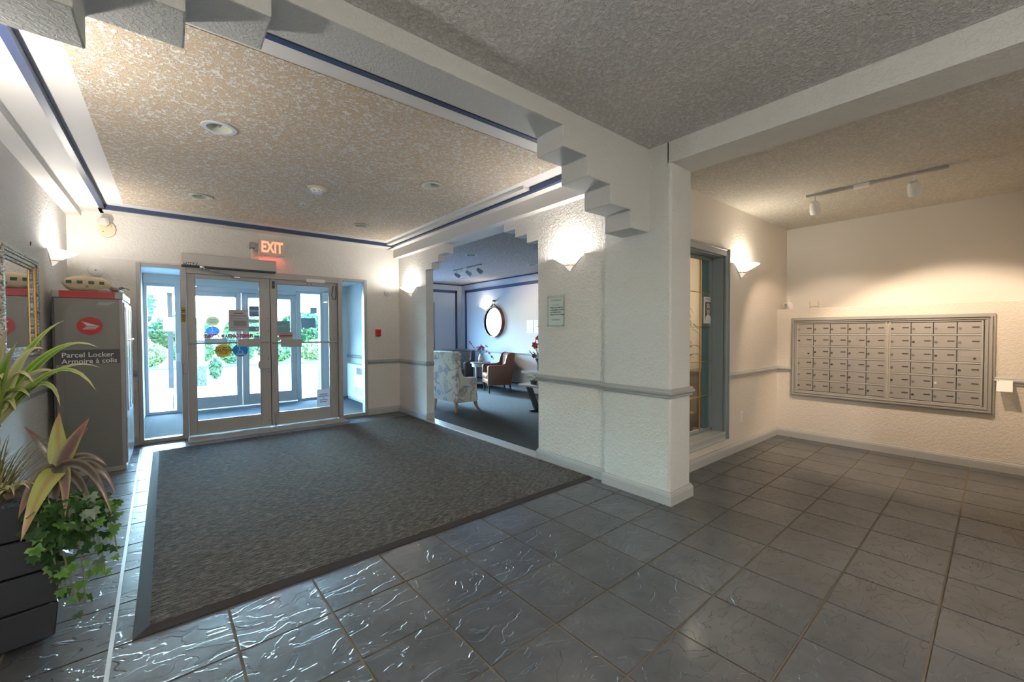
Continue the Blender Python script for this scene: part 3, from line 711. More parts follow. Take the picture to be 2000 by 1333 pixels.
# ------------------------------------------------------------------ stickers and notices on the glass
G1 = YD + .048                                                  # front of the inner door glass
def oval(name, label, cat, x, z, y, rx, rz_, m, group=None):
    t = thing(name, label, cat, (x, y, z), 0, group)
    MB().prism([(rx * math.cos(a * PI / 16), rz_ * math.sin(a * PI / 16)) for a in range(32)], 'y', -.002, 0).build('disc', m, t)
    return t
YEL = m_film('sticker_yellow', (.72, .50, .16)); BLU = m_film('sticker_blue', (.06, .33, .55), .4)
t = oval('caution_sticker', 'round ochre automatic door caution sticker low on the door glass', 'sticker', .515, 1.075, G1, .092, .085, YEL)
text('AUTOMATIC', .030, M['ink'], t, (0, -.003, .038), bold=.0008); text('CAUTION', .044, M['ink'], t, (0, -.003, 0), bold=.0015); text('DOOR', .030, M['ink'], t, (0, -.003, -.038), bold=.0008)
for z in (.022, -.022): box((-.085, -.0028, z - .001), (.085, -.002, z + .001)).build('rule', M['ink'], t)
def wheelchair(t, s=1., y=-.003, m=None):
    m = m or M['white']; b = MB()
    b.tube([(.028 * s * math.cos(a), y, -.022 * s + .028 * s * math.sin(a)) for a in [R(q) for q in range(100, 361, 20)]], .0035 * s, 6)
    b.tube([(-.012 * s, y, .035 * s), (-.006 * s, y, -.005 * s), (.018 * s, y, -.005 * s), (.030 * s, y, -.036 * s)], .0045 * s, 6); b.ball((-.012 * s, y, .047 * s), .009 * s, 1, (1, .2, 1))
    b.build('emblem', m, t)
t = oval('access_sticker', 'round blue wheelchair access sticker low on the door glass', 'sticker', .70, 1.075, G1, .086, .085, BLU)
wheelchair(t); 
for z in (-.045, -.06): box((-.05, -.0028, z - .003), (.05, -.002, z + .003)).build('small_print', M['paper'], t)
t = oval('caution_sticker', 'faded yellow caution sticker on the outer door seen through the glass', 'sticker', .545, 1.51, YO + .048, .098, .085, m_film('sticker_pale', (.62, .54, .33)))
for z, w_ in ((.03, .05), (.0, .075), (-.03, .05)): box((-w_, -.0028, z - .008), (w_, -.002, z + .008)).build('print_line', M['greyink'], t)
t = oval('access_sticker', 'blue access sticker on the outer door just above the red lettering', 'sticker', .548, 1.34, YO + .048, .098, .085, BLU)
wheelchair(t, 1.1)
t = thing('window_lettering', 'red reversed security lettering stuck across the door glass', 'lettering', (.575, G1, 1.262))
text('PREMISES CAMERA MONITORED', .062, M['redtext'], t, (0, -.002, 0), mirror=True, sx=.60, bold=.004)
def sheet(label, x0, x1, z0, z1, y, m, lines=(), name='notice', extra=None, group=None):
    t = thing(name, label, 'notice', ((x0 + x1) / 2, y, (z0 + z1) / 2), 0, group); w_, h_ = (x1 - x0) / 2, (z1 - z0) / 2
    box((-w_, -.002, -h_), (w_, 0, h_)).build('sheet', m, t)
    for k, (c, hw, zz, hh, mm) in enumerate(lines): box((c * w_ - hw * w_, -.0026, zz * h_ - hh), (c * w_ + hw * w_, -.002, zz * h_ + hh)).build('print_line', mm, t)
    return t
MAU = m_film('paper_backlit', (.60, .53, .53), .3); GI = M['greyink']
t = sheet('mauve paper notice taped high on the left door glass', .575, .795, 1.325, 1.61, G1, MAU, [(0, .45, .68, .004, M['ink']), (0, .75, .48, .003, GI), (0, .75, .40, .003, GI), (0, .9, .18, .003, GI), (0, .8, -.02, .003, GI), (.15, .65, -.28, .035, GI), (0, .8, -.62, .003, GI), (0, .5, -.82, .003, GI)])
for z in (.10, -.125): box((.075, -.0035, z - .012), (.105, -.002, z + .012)).build('tape', M['cream'], t)
sheet('small grey and red sign on the right door glass', 1.145, 1.335, 1.205, 1.315, G1, mat('sign_grey', (.50, .45, .42), .7), [(-.05, .5, .6, .004, GI), (.05, .8, .05, .014, mat('sign_red', (.42, .12, .10), .7)), (0, .7, -.5, .004, GI)])
sheet('white printed notice in the bottom corner of the right door glass', 1.638, 1.822, .205, .465, G1, m_film('notice_lilac', (.74, .74, .80), .5), [(0, .62, .42, .007, GI), (0, .75, .2, .007, GI), (0, .12, .0, .007, GI), (0, .6, -.22, .007, GI), (0, .55, -.44, .007, GI), (-.97, .03, 0, .13, M['paper']), (.97, .03, 0, .13, M['paper'])])
G2 = YO + .048
DN = mat('notice_dark', (.10, .11, .13), .6)
sheet('dark sheet at the top of the outer right door', 1.075, 1.46, 1.60, 1.79, G2, DN, [(0, .9, .1, .016, GI)])
sheet('narrow khaki label below the dark sheet on the outer door', 1.065, 1.40, 1.49, 1.55, G2, mat('label_khaki', (.42, .38, .26), .6), [(.3, .2, 0, .012, GI)])
sheet('grey strip notice with a pale box on the outer right door', 1.07, 1.40, 1.33, 1.42, G2, mat('label_grey', (.22, .22, .21), .6), [(.0, .35, 0, .022, M['paper']), (0, .25, 0, .014, GI)])
sheet('short dark label lowest of the outer door notices', 1.15, 1.42, 1.16, 1.26, G2, DN)
sheet('green grey poster on the outer door seen through the right door', 1.49, 1.735, 1.28, 1.53, G2, mat('poster_green', (.16, .22, .16), .6), [(0, .6, .2, .01, GI)])
sheet('blue grey sheet on the outer sidelight window', 1.93, 2.18, 1.40, 1.59, G2, mat('sheet_blue', (.25, .31, .36), .6))
sheet('small pale square on the outer sidelight window above the blue sheet', 2.09, 2.22, 1.68, 1.80, G2, mat('sheet_pale', (.50, .53, .58), .6))
sheet('orange warning label on the mullion beside the left sidelight', .094, .134, 1.44, 1.62, YD - .012, YEL, [(0, 1, .15, .006, M['paper']), (0, .7, .6, .004, M['ink'])])

# ------------------------------------------------------------------ framed notice beside the column
t = thing('framed_notice', 'clear acrylic framed paper notice on the wall beside the column', 'sign', (XR, 2.872, 1.505))
box((-.012, -.118, -.152), (-.001, .118, .152), .003).build('acrylic_holder', M['acrylic'], t)
box((-.006, -.098, -.135), (-.003, .098, .128)).build('paper', M['paper'], t)
for k, s in enumerate(('Please note that the', 'consumption of food', 'and drinks is not', 'allowed in the lounge.')): text(s, .021, M['ink'], t, (-.0065, .075, .035 - k * .023), '-x', align='LEFT', bold=.0003)
for z, hw, m in ((.112, .07, GI), (.102, .075, GI), (.06, .045, GI), (-.082, .06, mat('print_red', (.5, .2, .2), .7)), (-.09, .05, GI)): box((-.0072, -hw, z - .0018), (-.0058, hw, z + .0018)).build('print_line', m, t)
for y, z in ((-.105, -.14), (.105, -.14), (-.105, .14), (.105, .14)): MB().disc(.006, -.016, -.011, 10, 'x', (0, y, z)).build('screw', M['steel'], t)

# ------------------------------------------------------------------ mailboxes
ALB = mat('mailbox_alu', (.56, .53, .50), .38, .55); ALT = mat('mailbox_strip', (.62, .60, .57), .35, .5); SLOT = mat('label_slot', (.10, .085, .075), .5)
FR = mat('mailbox_frame', (.40, .395, .375), .45)
t = thing('mailbox_surround', 'grey moulded frame around the two banks of mailboxes', 'frame', (5.878, .957, .9885))
def frame_ring(o, i, d0, d1):
    b = MB(); oy, oz = o; iy, iz = i
    for pts in ([(-oy, -oz), (oy, -oz), (iy, -iz), (-iy, -iz)], [(oy, -oz), (oy, oz), (iy, iz), (iy, -iz)], [(oy, oz), (-oy, oz), (-iy, iz), (iy, iz)], [(-oy, oz), (-oy, -oz), (-iy, -iz), (-iy, iz)]): b.prism(pts, 'x', d0, d1)
    return b
for o_, i_, d_, nm in (((.815, .472), (.797, .454), -.016, 'outer_moulding'), ((.797, .454), (.783, .440), -.034, 'raised_bead'), ((.783, .440), (.771, .428), -.020, 'flat_moulding'), ((.771, .428), (.763, .420), -.029, 'fine_bead'), ((.763, .420), (.750, .408), -.018, 'inner_moulding')): frame_ring(o_, i_, d_, 0).build(nm, FR, t)
me_door = me_lock = me_label = None
def bank(name, label, yc, n, special, group):
    t = thing(name, label, 'mailboxes', (5.878, yc, .9885), 0, group); pw, ph = .1618, .1345; W_, H_ = n * pw / 2, 3 * ph
    box((-.010, -W_, -H_), (-.001, W_, H_)).build('back_panel', M['dark'], t)
    for k in range(7):
        z = -H_ + k * ph; box((-.020, -W_, z - (.008 if 0 < k < 6 else .004)), (-.008, W_, z + (.008 if 0 < k < 6 else .004)), .002, 1).build('shelf_strip', ALT, t)
    for s in (-1, 1): box((-.022, s * W_ - .007, -H_), (-.006, s * W_ + .007, H_), .002, 1).build('side_strip', ALT, t)
    for r in range(6):
        for c in range(n):
            y = W_ - (c + .5) * pw; z = H_ - (r + .5) * ph
            d = box((-.017, -pw / 2 + .0034, -ph / 2 + .011), (-.009, pw / 2 - .0034, ph / 2 - .011), .0015, 1).build('door', ALB, t, loc=(0, y, z))
            if (r, c) == special:
                MB().disc(.010, -.021, -.016, 14, 'x', (0, -.035, -.022)).build('lock', M['dark'], d); box((-.018, .0, .0), (-.0165, .05, .012)).build('faded_label', ALT, d)
                continue
            m = M['steel'] if (r * 3 + c * 5 + n) % 4 else M['dark']
            if n == 4 and (r, c) == (4, 2): m = M['paper']
            MB().disc(.011, -.022, -.016, 14, 'x', (0, .062, -.004)).build('lock', m, d)
            box((-.0185, -.064, .001), (-.0165, -.016, .014)).build('label_slot', SLOT, d)
    return t
bank('mailbox_bank', 'wider bank of aluminium mailboxes, five columns, nearer the window wall', 1.303, 5, (2, 0), 'mailbox banks')
bank('mailbox_bank', 'narrower bank of aluminium mailboxes, four columns, beside the hanging paper slip', .546, 4, (2, 3), 'mailbox banks')
t = thing('hand_sanitizer', 'small white pump bottle of hand sanitizer on the ledge in the corner', 'bottle', (5.955, 1.83, 1.572))
b = MB().prism([(-.055, 0), (.05, 0), (.065, .085), (-.02, .085)], 'y', -.035, .035, .012); b.build('bottle', mat('bottle_clear', (.80, .80, .76), .3), t, rz=R(60), auto=True)
MB().tube([(0, 0, .085), (0, 0, .125)], .013, 10).tube([(0, 0, .12), (0, 0, .155)], .006, 8).tube([(0, .02, .158), (0, -.03, .160), (0, -.036, .150)], .007, 8).build('pump', M['white'], t)
box((-.062, .0, .02), (-.055, .028, .07)).build('label', mat('label_blue', (.25, .35, .45), .5), t)
t = thing('brass_holder', 'empty brass wire holder standing on the mailbox ledge', 'holder', (5.93, 1.56, 1.572))
for y in (-.042, .042): MB().tube([(0, y, 0), (0, y, .085)], .0035, 6).build('post', M['brass'], t)
MB().tube([(0, -.042, .02), (0, .042, .02)], .003, 6).build('crossbar', M['brass'], t)
t = thing('paper_slip', 'white paper slip hanging from the chair rail beside the mailboxes', 'paper', (5.852, .085, .845), R(0))
MB().prism([(-.004, .0), (-.001, .0), (-.075, -.095), (-.078, -.095)], 'y', -.05, .045).build('sheet', M['paper'], t)
for k in range(3): MB().prism([(-.0065 - .02 * k, -.014 - .026 * k), (-.0035 - .02 * k, -.012 - .026 * k), (-.0065 - .02 * k, -.017 - .026 * k), (-.0085 - .02 * k, -.017 - .026 * k)], 'y', -.042, .03).build('print_line', GI, t)
MB().ball((-.012, .035, -.006), .004, 1).build('pin', M['dark'], t)
t = thing('wall_outlet', 'white electrical outlet low on the mail room wall', 'outlet', (4.825, WY, .363))
box((-.036, -.008, -.058), (.036, 0, .058), .003).build('plate', M['white'], t)
for z in (-.024, .024):
    box((-.016, -.011, z - .014), (.016, -.007, z + .014), .004, 2).build('socket', M['paper'], t)
    for x in (-.006, .006): box((x - .0015, -.0118, z - .004), (x + .0015, -.0108, z + .006)).build('socket_slot', M['dark'], t)
# portrait notice on the office window
t = thing('portrait_notice', 'white sheet with a portrait photo of a man in glasses taped on the window', 'notice', (4.30, WY + .121, 1.52))
PW, PH = .092, .136
box((-PW, -.003, -PH), (PW, -.001, PH)).build('sheet', M['paper'], t)
for z in (.118, .105): box((-.06, -.0036, z - .003), (.06, -.003, z + .003)).build('print_line', GI, t)
box((-.066, -.0036, -.115), (.066, -.003, .085)).build('photo', mat('photo_dark', (.10, .08, .075), .6), t)
def flat(pts, y, m, nm): MB().prism(pts, 'y', y - .0006, y).build(nm, m, t)
el = lambda cx, cz, rx, rz_: [(cx + rx * math.cos(a * PI / 10), cz + rz_ * math.sin(a * PI / 10)) for a in range(20)]
flat([(-.064, -.114), (.064, -.114), (.055, -.07), (.02, -.045), (-.02, -.045), (-.055, -.07)], -.0037, M['white'], 'shirt')
flat(el(0, .01, .040, .056), -.0044, mat('photo_skin', (.58, .44, .36), .6), 'face'); flat(el(0, .055, .036, .018), -.0040, mat('photo_hair', (.42, .38, .35), .6), 'hair')
for s in (-1, 1): flat(el(s * .017, .013, .013, .009), -.0051, M['dark'], 'spectacle')
flat([(-.012, -.024), (.012, -.024), (.010, -.030), (-.010, -.030)], -.0051, mat('photo_mouth', (.35, .18, .16), .6), 'mouth')
# track lights
def track(name, label, loc, length, heads, along, aim, head_m, box_at, grp, lights=None, rz=0):
    t = thing(name, label, 'track light', loc, rz, grp); h = length / 2
    box((-.018, -h, -.022), (.018, h, 0), .003).build('rail', M['alu'], t)
    box((-.03, box_at - .055, -.034), (.03, box_at + .055, 0), .004).build('power_box', M['white'], t)
    for y in heads:
        a = (Vector(aim(y))).normalized(); p = Vector((0, y, -.075))
        MB().tube([(0, y, -.02), (0, y, -.07)], .008, 8).build('stem', M['white'], t)
        hd = MB(); hd.lathe([(0, -.035), (.030, -.03), (.042, .0), (.045, .06), (.040, .085), (.036, .085), (.034, .05), (0, .04)], 18)
        o = hd.build('spot_head', head_m, t, auto=True); q = a.to_track_quat('Z', 'Y'); o.rotation_euler = q.to_euler(); o.location = p + Vector((0, 0, -.03))
        if lights:
            e, col, sz, bl = lights
            d = bpy.data.lights.new('spot_lamp', 'SPOT'); d.energy = e * (.35 if y == .41 else 1); d.color = col; d.spot_size = sz; d.spot_blend = bl; d.shadow_soft_size = .03
            l = bpy.data.objects.new('spot_lamp', d); COL.objects.link(l); l.parent = t; l.location = p + Vector((0, 0, -.03)) + a * .09; l.rotation_euler = a.to_track_quat('-Z', 'Y').to_euler()
    return t
track('track_light', 'ceiling track with two white spot heads in front of the mailboxes', (4.775, .85, 2.61), .955, (.41, -.275), 'y', lambda y: (.50, (.05 if y > 0 else -.05), -.86), M['white'], .06, 'ceiling track lights', (92, (1, .75, .53), R(88), .4))
track('track_light', 'track with three grey spot heads on the lounge ceiling', (4.43, 6.78, LZ), .95, (.40, .0, -.38), 'y', lambda y: (.75, -.25, -.5), M['alu'], .05, 'ceiling track lights', (26, (1, .80, .58), R(80), .5))
# note: the second track also throws light over the lounge mirror wall
# ------------------------------------------------------------------ parcel locker
LG = mat('locker_grey', (.20, .195, .18), .35, .2); LG2 = mat('locker_light', (.36, .35, .335), .4, .2); LB = mat('locker_band', (.085, .085, .085), .5); LRED = mat('locker_red', (.50, .012, .018), .35); LSW = mat('locker_swirl', (.19, .185, .175), .35, .2)
t = thing('parcel_locker', 'tall grey parcel locker with red top band and lettering by the entrance', 'locker', (-.817, 5.40, 0))
LW, LD, LH = .463, .86, 1.69
box((0, .0, .0), (LW, LD, .045), .003).build('plinth', LG2, t)
box((.012, .004, .045), (LW - .010, LD, 1.625), .003).build('body', LG, t)
box((0, -.006, 1.625), (LW, LD, LH), .006).build('cap', LG2, t)
box((.047, -.009, 1.628), (.407, -.005, LH - .002)).build('red_band', LRED, t)
box((LW - .03, -.004, .045), (LW - .004, .02, 1.625), .003).build('corner_post', LG2, t); box((0, -.003, .045), (.016, .03, 1.625), .003).build('corner_post', LB, t)
box((.016, -.002, 1.025), (LW - .004, .006, 1.155)).build('dark_band', LB, t)
text('Parcel Locker', .062, M['paper'], t, (.052, -.004, 1.107), align='LEFT', bold=.0008, sx=.98); text('Armoire à colis', .062, M['paper'], t, (.052, -.004, 1.050), align='LEFT', bold=.0008, sx=.93)
e = MB().prism([(.236 + .085 * math.cos(a * PI / 20), 1.372 + .082 * math.sin(a * PI / 20)) for a in range(40)], 'y', -.002, .006).build('oval_emblem', LRED, t)
P_ = lambda pts: [(.236 + x * .085, 1.372 + z * .082) for x, z in pts]
b = MB()
for pts in ([(-.64, .52), (.76, .0), (.42, .02), (-.28, .06)], [(-.28, .05), (.76, .0), (.60, -.06), (-.2, -.03)], [(-.34, -.10), (.56, -.10), (.46, -.20), (-.42, -.20)], [(-.50, -.28), (.40, -.28), (.30, -.37), (-.56, -.37)], [(.76, .0), (.60, -.03), (.40, -.18), (.30, -.37), (.36, -.37)]): b.prism(P_(pts), 'y', -.0035, -.0018)
b.build('emblem', M['paper'], t)
b = MB()
for k, (x0, x1) in enumerate(((.30, .405), (.295, .395), (.29, .385), (.285, .372))): b.box((x0, -.001, 1.592 - k * .008), (x1, .006, 1.595 - k * .008))
b.build('small_logo', M['paper'], t)
def swirl(pts, w_=.004):
    b = MB(); n = 24
    for i in range(n):
        q = []
        for tt in (i / n, (i + 1) / n):
            x = (1 - tt) ** 2 * pts[0][0] + 2 * tt * (1 - tt) * pts[1][0] + tt * tt * pts[2][0]; z = (1 - tt) ** 2 * pts[0][1] + 2 * tt * (1 - tt) * pts[1][1] + tt * tt * pts[2][1]; q.append((x, z))
        (xa, za), (xb, zb) = q; d = Vector((xb - xa, zb - za)).normalized(); nn = Vector((-d.y, d.x)) * w_
        b.prism([(xa + nn.x, za + nn.y), (xb + nn.x, zb + nn.y), (xb - nn.x, zb - nn.y), (xa - nn.x, za - nn.y)], 'y', .0028, .0045)
    b.build('swirl_line', LSW, t)
swirl([(.075, 1.50), (.10, 1.58), (.20, 1.62)]); swirl([(.385, 1.575), (.32, 1.42), (.18, 1.28)]); swirl([(.05, 1.42), (.09, .95), (.05, .05)], .008); swirl([(.10, .80), (.28, .70), (.45, .55)]); swirl([(.44, .30), (.30, .12), (.22, .05)])
# door side facing the room
d = box((LW - .010, .03, .06), (LW + .008, LD - .03, 1.60), .003).build('door', LG2, t)
box((LW + .006, .10, .55), (LW + .012, .62, 1.56), .002, 1).build('panel', M['alu_dark'], d)
for y in (.10, .36, .62): box((LW + .008, y - .012, .55), (LW + .02, y + .012, 1.56), .002, 1).build('channel', M['steel'], d)
b = MB().tube([(LW + .01, .30, 1.235), (LW + .04, .30, 1.24), (LW + .05, .24, 1.245), (LW + .048, .20, 1.25)], .008, 8); b.build('handle', M['chrome'], d)
box((LW + .006, .03, .08), (LW + .011, LD - .04, .50)).build('lower_panel', M['steel'], d)
box((LW + .0125, .33, 1.06), (LW + .0145, .40, 1.18)).build('label', LRED, d)
# mail sack parcels on top of the locker
KR = mat('kraft_paper', (.74, .58, .42), .75, bump=(25, .35, .01)); GRN = mat('bag_green', (.04, .17, .07), .7)
def pouch(b, L_, W_, H_, n=14, m=8, seed=1, taper=.55):
    rnd = random.Random(seed); top = []; rows = []
    for i in range(n + 1):
        u = i / n * 2 - 1; row = []
        for k in range(m * 2):
            a = 2 * PI * k / (m * 2); e_ = (1 - abs(u) ** 3.2) ** taper
            y = math.cos(a); z = math.sin(a); y = math.copysign(abs(y) ** .6, y); z = math.copysign(abs(z) ** .7, z)
            row.append(b.bm.verts.new((u * L_ / 2, y * W_ / 2 * (.85 + .15 * e_), H_ / 2 + z * H_ / 2 * max(.05, e_) * (1 + rnd.uniform(-.08, .08)) - (1 - e_) * .0)))
        rows.append(row)
    for r0, r1 in zip(rows, rows[1:]):
        for k in range(m * 2): b.bm.faces.new((r0[k], r0[(k + 1) % (m * 2)], r1[(k + 1) % (m * 2)], r1[k]))
    b.bm.faces.new(rows[0]); b.bm.faces.new(rows[-1]); return b
t = thing('paper_bag', 'kraft paper bag with green squares lying on top of the locker', 'bag', (-.61, 5.60, LH + .003), R(3))
bag = pouch(MB(), .33, .22, .145); bag.build('bag', KR, t, smooth=True)
for k, (x, s_) in enumerate(((-.115, .028), (-.045, .03), (.03, .03), (.10, .026))): box((x - s_ / 1.6, -.119, .070), (x + s_ / 1.6, -.104, .098), .001, 1).build('green_square', GRN, t)
box((-.008, -.1185, .038), (.012, -.104, .056)).build('stamp', M['greyink'], t)
t = thing('wrapped_parcel', 'crumpled brown and clear wrapped parcel at the end of the locker top', 'parcel', (-.45, 5.66, LH), R(-10))
pouch(MB(), .14, .18, .07, 9, 6, 4).build('wrapping', mat('brown_wrap', (.30, .21, .15), .45), t)
pouch(MB(), .10, .10, .045, 8, 5, 9).build('plastic_bag', mat('clear_plastic', (.62, .60, .58), .15), t, loc=(-.03, -.11, 0))
b = MB()
for k in range(5): b.leaf((.05, -.02 + k * .012, .04), (.09, -.02 + k * .02, .08), (.12, -.04 + k * .03, .045), .035, .5, 4)
b.build('crumpled_end', mat('brown_wrap_light', (.42, .32, .23), .4), t)

# ------------------------------------------------------------------ ornate mirror on the near wall
def m_silver():
    m = mat('silver_leaf', (.5, .47, .43), .35, .85); q = NT(m); v = q.coord(); n = q.noise(v, 70, 4, .7); q.color(q.ramp(n, [(.36, (.11, .075, .055)), (.5, (.42, .38, .34)), (.62, (.80, .78, .75))])); q.bump(n, .9, .006); return m
SIL = m_silver()
t = thing('ornate_mirror', 'silver framed ornate wall mirror reflecting the parcel locker', 'mirror', (XL, 4.535, 1.503))
hy, hz = .57, .40
def fr(o, i, x0, x1, m, nm):
    b = MB()
    for pts in ([(-o[0], -o[1]), (o[0], -o[1]), (i[0], -i[1]), (-i[0], -i[1])], [(o[0], -o[1]), (o[0], o[1]), (i[0], i[1]), (i[0], -i[1])], [(o[0], o[1]), (-o[0], o[1]), (-i[0], i[1]), (i[0], i[1])], [(-o[0], o[1]), (-o[0], -o[1]), (-i[0], -i[1]), (-i[0], i[1])]): b.prism(pts, 'x', x0, x1, .004)
    b.build(nm, m, t)
fr((.460, .378), (.425, .343), .002, .042, SIL, 'outer_moulding'); fr((.428, .346), (.405, .325), .002, .030, SIL, 'middle_moulding'); fr((.408, .328), (.395, .316), .002, .034, M['gold'], 'gilt_moulding'); fr((.397, .318), (.376, .298), .002, .022, SIL, 'inner_moulding')
b = MB(); n = 44
for i in range(n):
    for s in (-1, 1): b.ball((.040, -.445 + .89 * i / (n - 1), s * .361), .0085, 1, (.7, 1, 1))
for i in range(30):
    for s in (-1, 1): b.ball((.040, s * .443, -.345 + .69 * i / 29), .0085, 1, (.7, 1, 1))
o = b.build('beading', SIL, t, smooth=True); o['kind'] = 'stuff'
box((.0, -.385, -.306), (.012, .385, .306)).build('mirror_glass', M['mirror'], t)
MB().tube([(.002, .45, .50), (.004, .45, .53)], .004, 6).build('hook', M['dark'], t)

# ------------------------------------------------------------------ planter and plants
PLM = mat('planter_black', (.022, .026, .034), .42, bump=(120, .12, .002))
PC = Vector((-.614, 2.742)); PA = R(10)
t = thing('planter', 'dark slatted square planter standing at the near wall', 'planter', (PC.x, PC.y, 0), PA)
nb = 4; bh = .150; s0 = .178
for k in range(nb):
    z0, z1 = .012 + k * bh, .012 + (k + 1) * bh - .006; a0 = s0 + .007 * k; a1 = a0 + .012
    for q in range(4):
        mx = Matrix.Rotation(q * PI / 2, 4, 'Z'); b = MB(); v = [(-a0, -a0, z0), (a0, -a0, z0), (a1, -a1, z1), (-a1, -a1, z1)]; w_ = [(-a0 + .02, -a0 + .02, z0), (a0 - .02, -a0 + .02, z0), (a1 - .02, -a1 + .02, z1), (-a1 + .02, -a1 + .02, z1)]
        V = [b.bm.verts.new(p) for p in v + w_]
        for f in ((0, 1, 2, 3), (7, 6, 5, 4), (0, 4, 5, 1), (1, 5, 6, 2), (2, 6, 7, 3), (3, 7, 4, 0)): b.bm.faces.new([V[i] for i in f])
        bmesh.ops.bevel(b.bm, geom=b.bm.edges[:], offset=.004, segments=1, affect='EDGES')
        bmesh.ops.transform(b.bm, matrix=mx, verts=b.bm.verts[:]); b.build('plank', PLM, t)
box((-.165, -.165, .03), (.165, .165, .585)).build('liner', M['black'], t)
b = box((-.17, -.17, .575), (.17, .17, .595)); b.build('soil', mat('soil', (.05, .035, .025), .95, bump=(60, 1, .02)), t)
def m_leaf(name, mid, edge, tip, rough=.38, midw=.25):
    m = mat(name, mid, rough); q = NT(m); uv = q.new('UVMap'); sp = q.new('SeparateXYZ'); q.link(uv.outputs[0], sp.inputs[0])
    a = q.math('ABSOLUTE', q.math('SUBTRACT', sp.outputs[0], .5)); a2 = q.math('MULTIPLY', a, 2.)
    n = q.noise(q.coord((1, 1, 1)), 16, 3); a3 = q.math('ADD', a2, q.math('MULTIPLY', q.math('SUBTRACT', n, .5), .5))
    c = q.mix(q.ramp(a3, [(midw, (0, 0, 0)), (min(.98, midw + .4), (1, 1, 1))]), mid, edge)
    oi = q.new('ObjectInfo'); c = q.mix(q.ramp(sp.outputs[1], [(.62, (0, 0, 0)), (1, (1, 1, 1))]), c, tip)
    hs = q.new('HueSaturation'); q.link(c, hs.inputs['Color']); vv = q.math('MULTIPLY_ADD', oi.outputs['Random'], .5); vv.node.inputs[2].default_value = .75; q.link(vv, hs.inputs['Value']); q.color(hs.outputs[0])
    q.b.inputs['Subsurface Weight'].default_value = .0
    return m
LF1 = m_leaf('blade_green', (.13, .28, .035), (.34, .44, .10), (.55, .50, .25)); LF1b = m_leaf('blade_pale', (.42, .45, .18), (.58, .54, .32), (.62, .50, .34))
def plant(name, label, loc, leaves, mats, parent_rz=0, upv=(0, 0, 1)):
    t = thing(name, label, 'plant', loc, parent_rz)
    for k, (p0, p1, p2, w_, mi) in enumerate(leaves):
        L_ = Vector(loc); b = MB().leaf(Vector(p0) - L_, Vector(p1) - L_, Vector(p2) - L_, w_, .28, 10, upv=upv); b.build('leaf', mats[mi], t, recalc=False)
    return t
O = (-.585, 2.73, .93)
tall = [((-.369, 2.70, 1.362), (-.48, 2.72, 1.30), .036, 0), ((-.257, 2.64, 1.238), (-.42, 2.70, 1.345), .034, 0), ((-.302, 2.76, 1.258), (-.43, 2.76, 1.29), .030, 0), ((-.257, 2.70, 1.140), (-.40, 2.73, 1.24), .030, 1),
        ((-.264, 2.60, 1.045), (-.38, 2.68, 1.30), .036, 0), ((-.395, 2.72, 1.120), (-.46, 2.73, 1.20), .034, 1), ((-.457, 2.64, 1.095), (-.515, 2.70, 1.22), .030, 1), ((-.378, 2.62, .985), (-.41, 2.68, 1.22), .036, 0),
        ((-.530, 2.68, 1.33), (-.585, 2.72, 1.14), .062, 1), ((-.43, 2.68, 1.235), (-.50, 2.71, 1.28), .045, 1), ((-.60, 2.66, 1.36), (-.62, 2.72, 1.15), .055, 0), ((-.53, 2.58, 1.12), (-.55, 2.66, 1.20), .05, 0), ((-.45, 2.80, 1.13), (-.51, 2.78, 1.20), .034, 0),
        ((-.70, 2.64, 1.38), (-.66, 2.70, 1.15), .05, 0), ((-.76, 2.72, 1.26), (-.68, 2.74, 1.15), .05, 0), ((-.62, 2.50, 1.10), (-.60, 2.62, 1.22), .045, 0), ((-.74, 2.56, 1.12), (-.66, 2.66, 1.20), .045, 1), ((-.47, 2.66, 1.03), (-.52, 2.70, 1.13), .036, 0),
        ((-.50, 2.66, 1.27), (-.56, 2.70, 1.16), .055, 0), ((-.56, 2.62, 1.22), (-.58, 2.68, 1.08), .06, 0), ((-.42, 2.70, 1.06), (-.49, 2.72, 1.17), .032, 1), ((-.50, 2.60, .98), (-.53, 2.68, 1.10), .035, 0)]
t = plant('spider_plant', 'tall arching spider plant with long green and cream blades in the planter', (-.60, 2.76, .60), [((O[0] + random.uniform(-.02, .02), O[1] + random.uniform(-.02, .02), O[2] + random.uniform(-.05, .05)), m_, e_, w_, k) for e_, m_, w_, k in tall], (LF1, LF1b), upv=(0, -.6, .8))
MB().tube([(0, 0, -.01), (.012, -.02, .15), (.015, -.03, .36)], [.018, .015, .012], 8).build('stem', mat('stem_brown', (.20, .15, .07), .7), t)
CO = m_leaf('cordyline_olive', (.30, .22, .09), (.32, .36, .09), (.40, .20, .12), .4, .10); CP = m_leaf('cordyline_purple', (.12, .065, .065), (.25, .23, .08), (.30, .13, .10), .35, .45); CD = m_leaf('cordyline_dark', (.07, .055, .04), (.20, .17, .13), (.26, .13, .10), .3, .3)
c0 = (-.398, 2.68, .70)
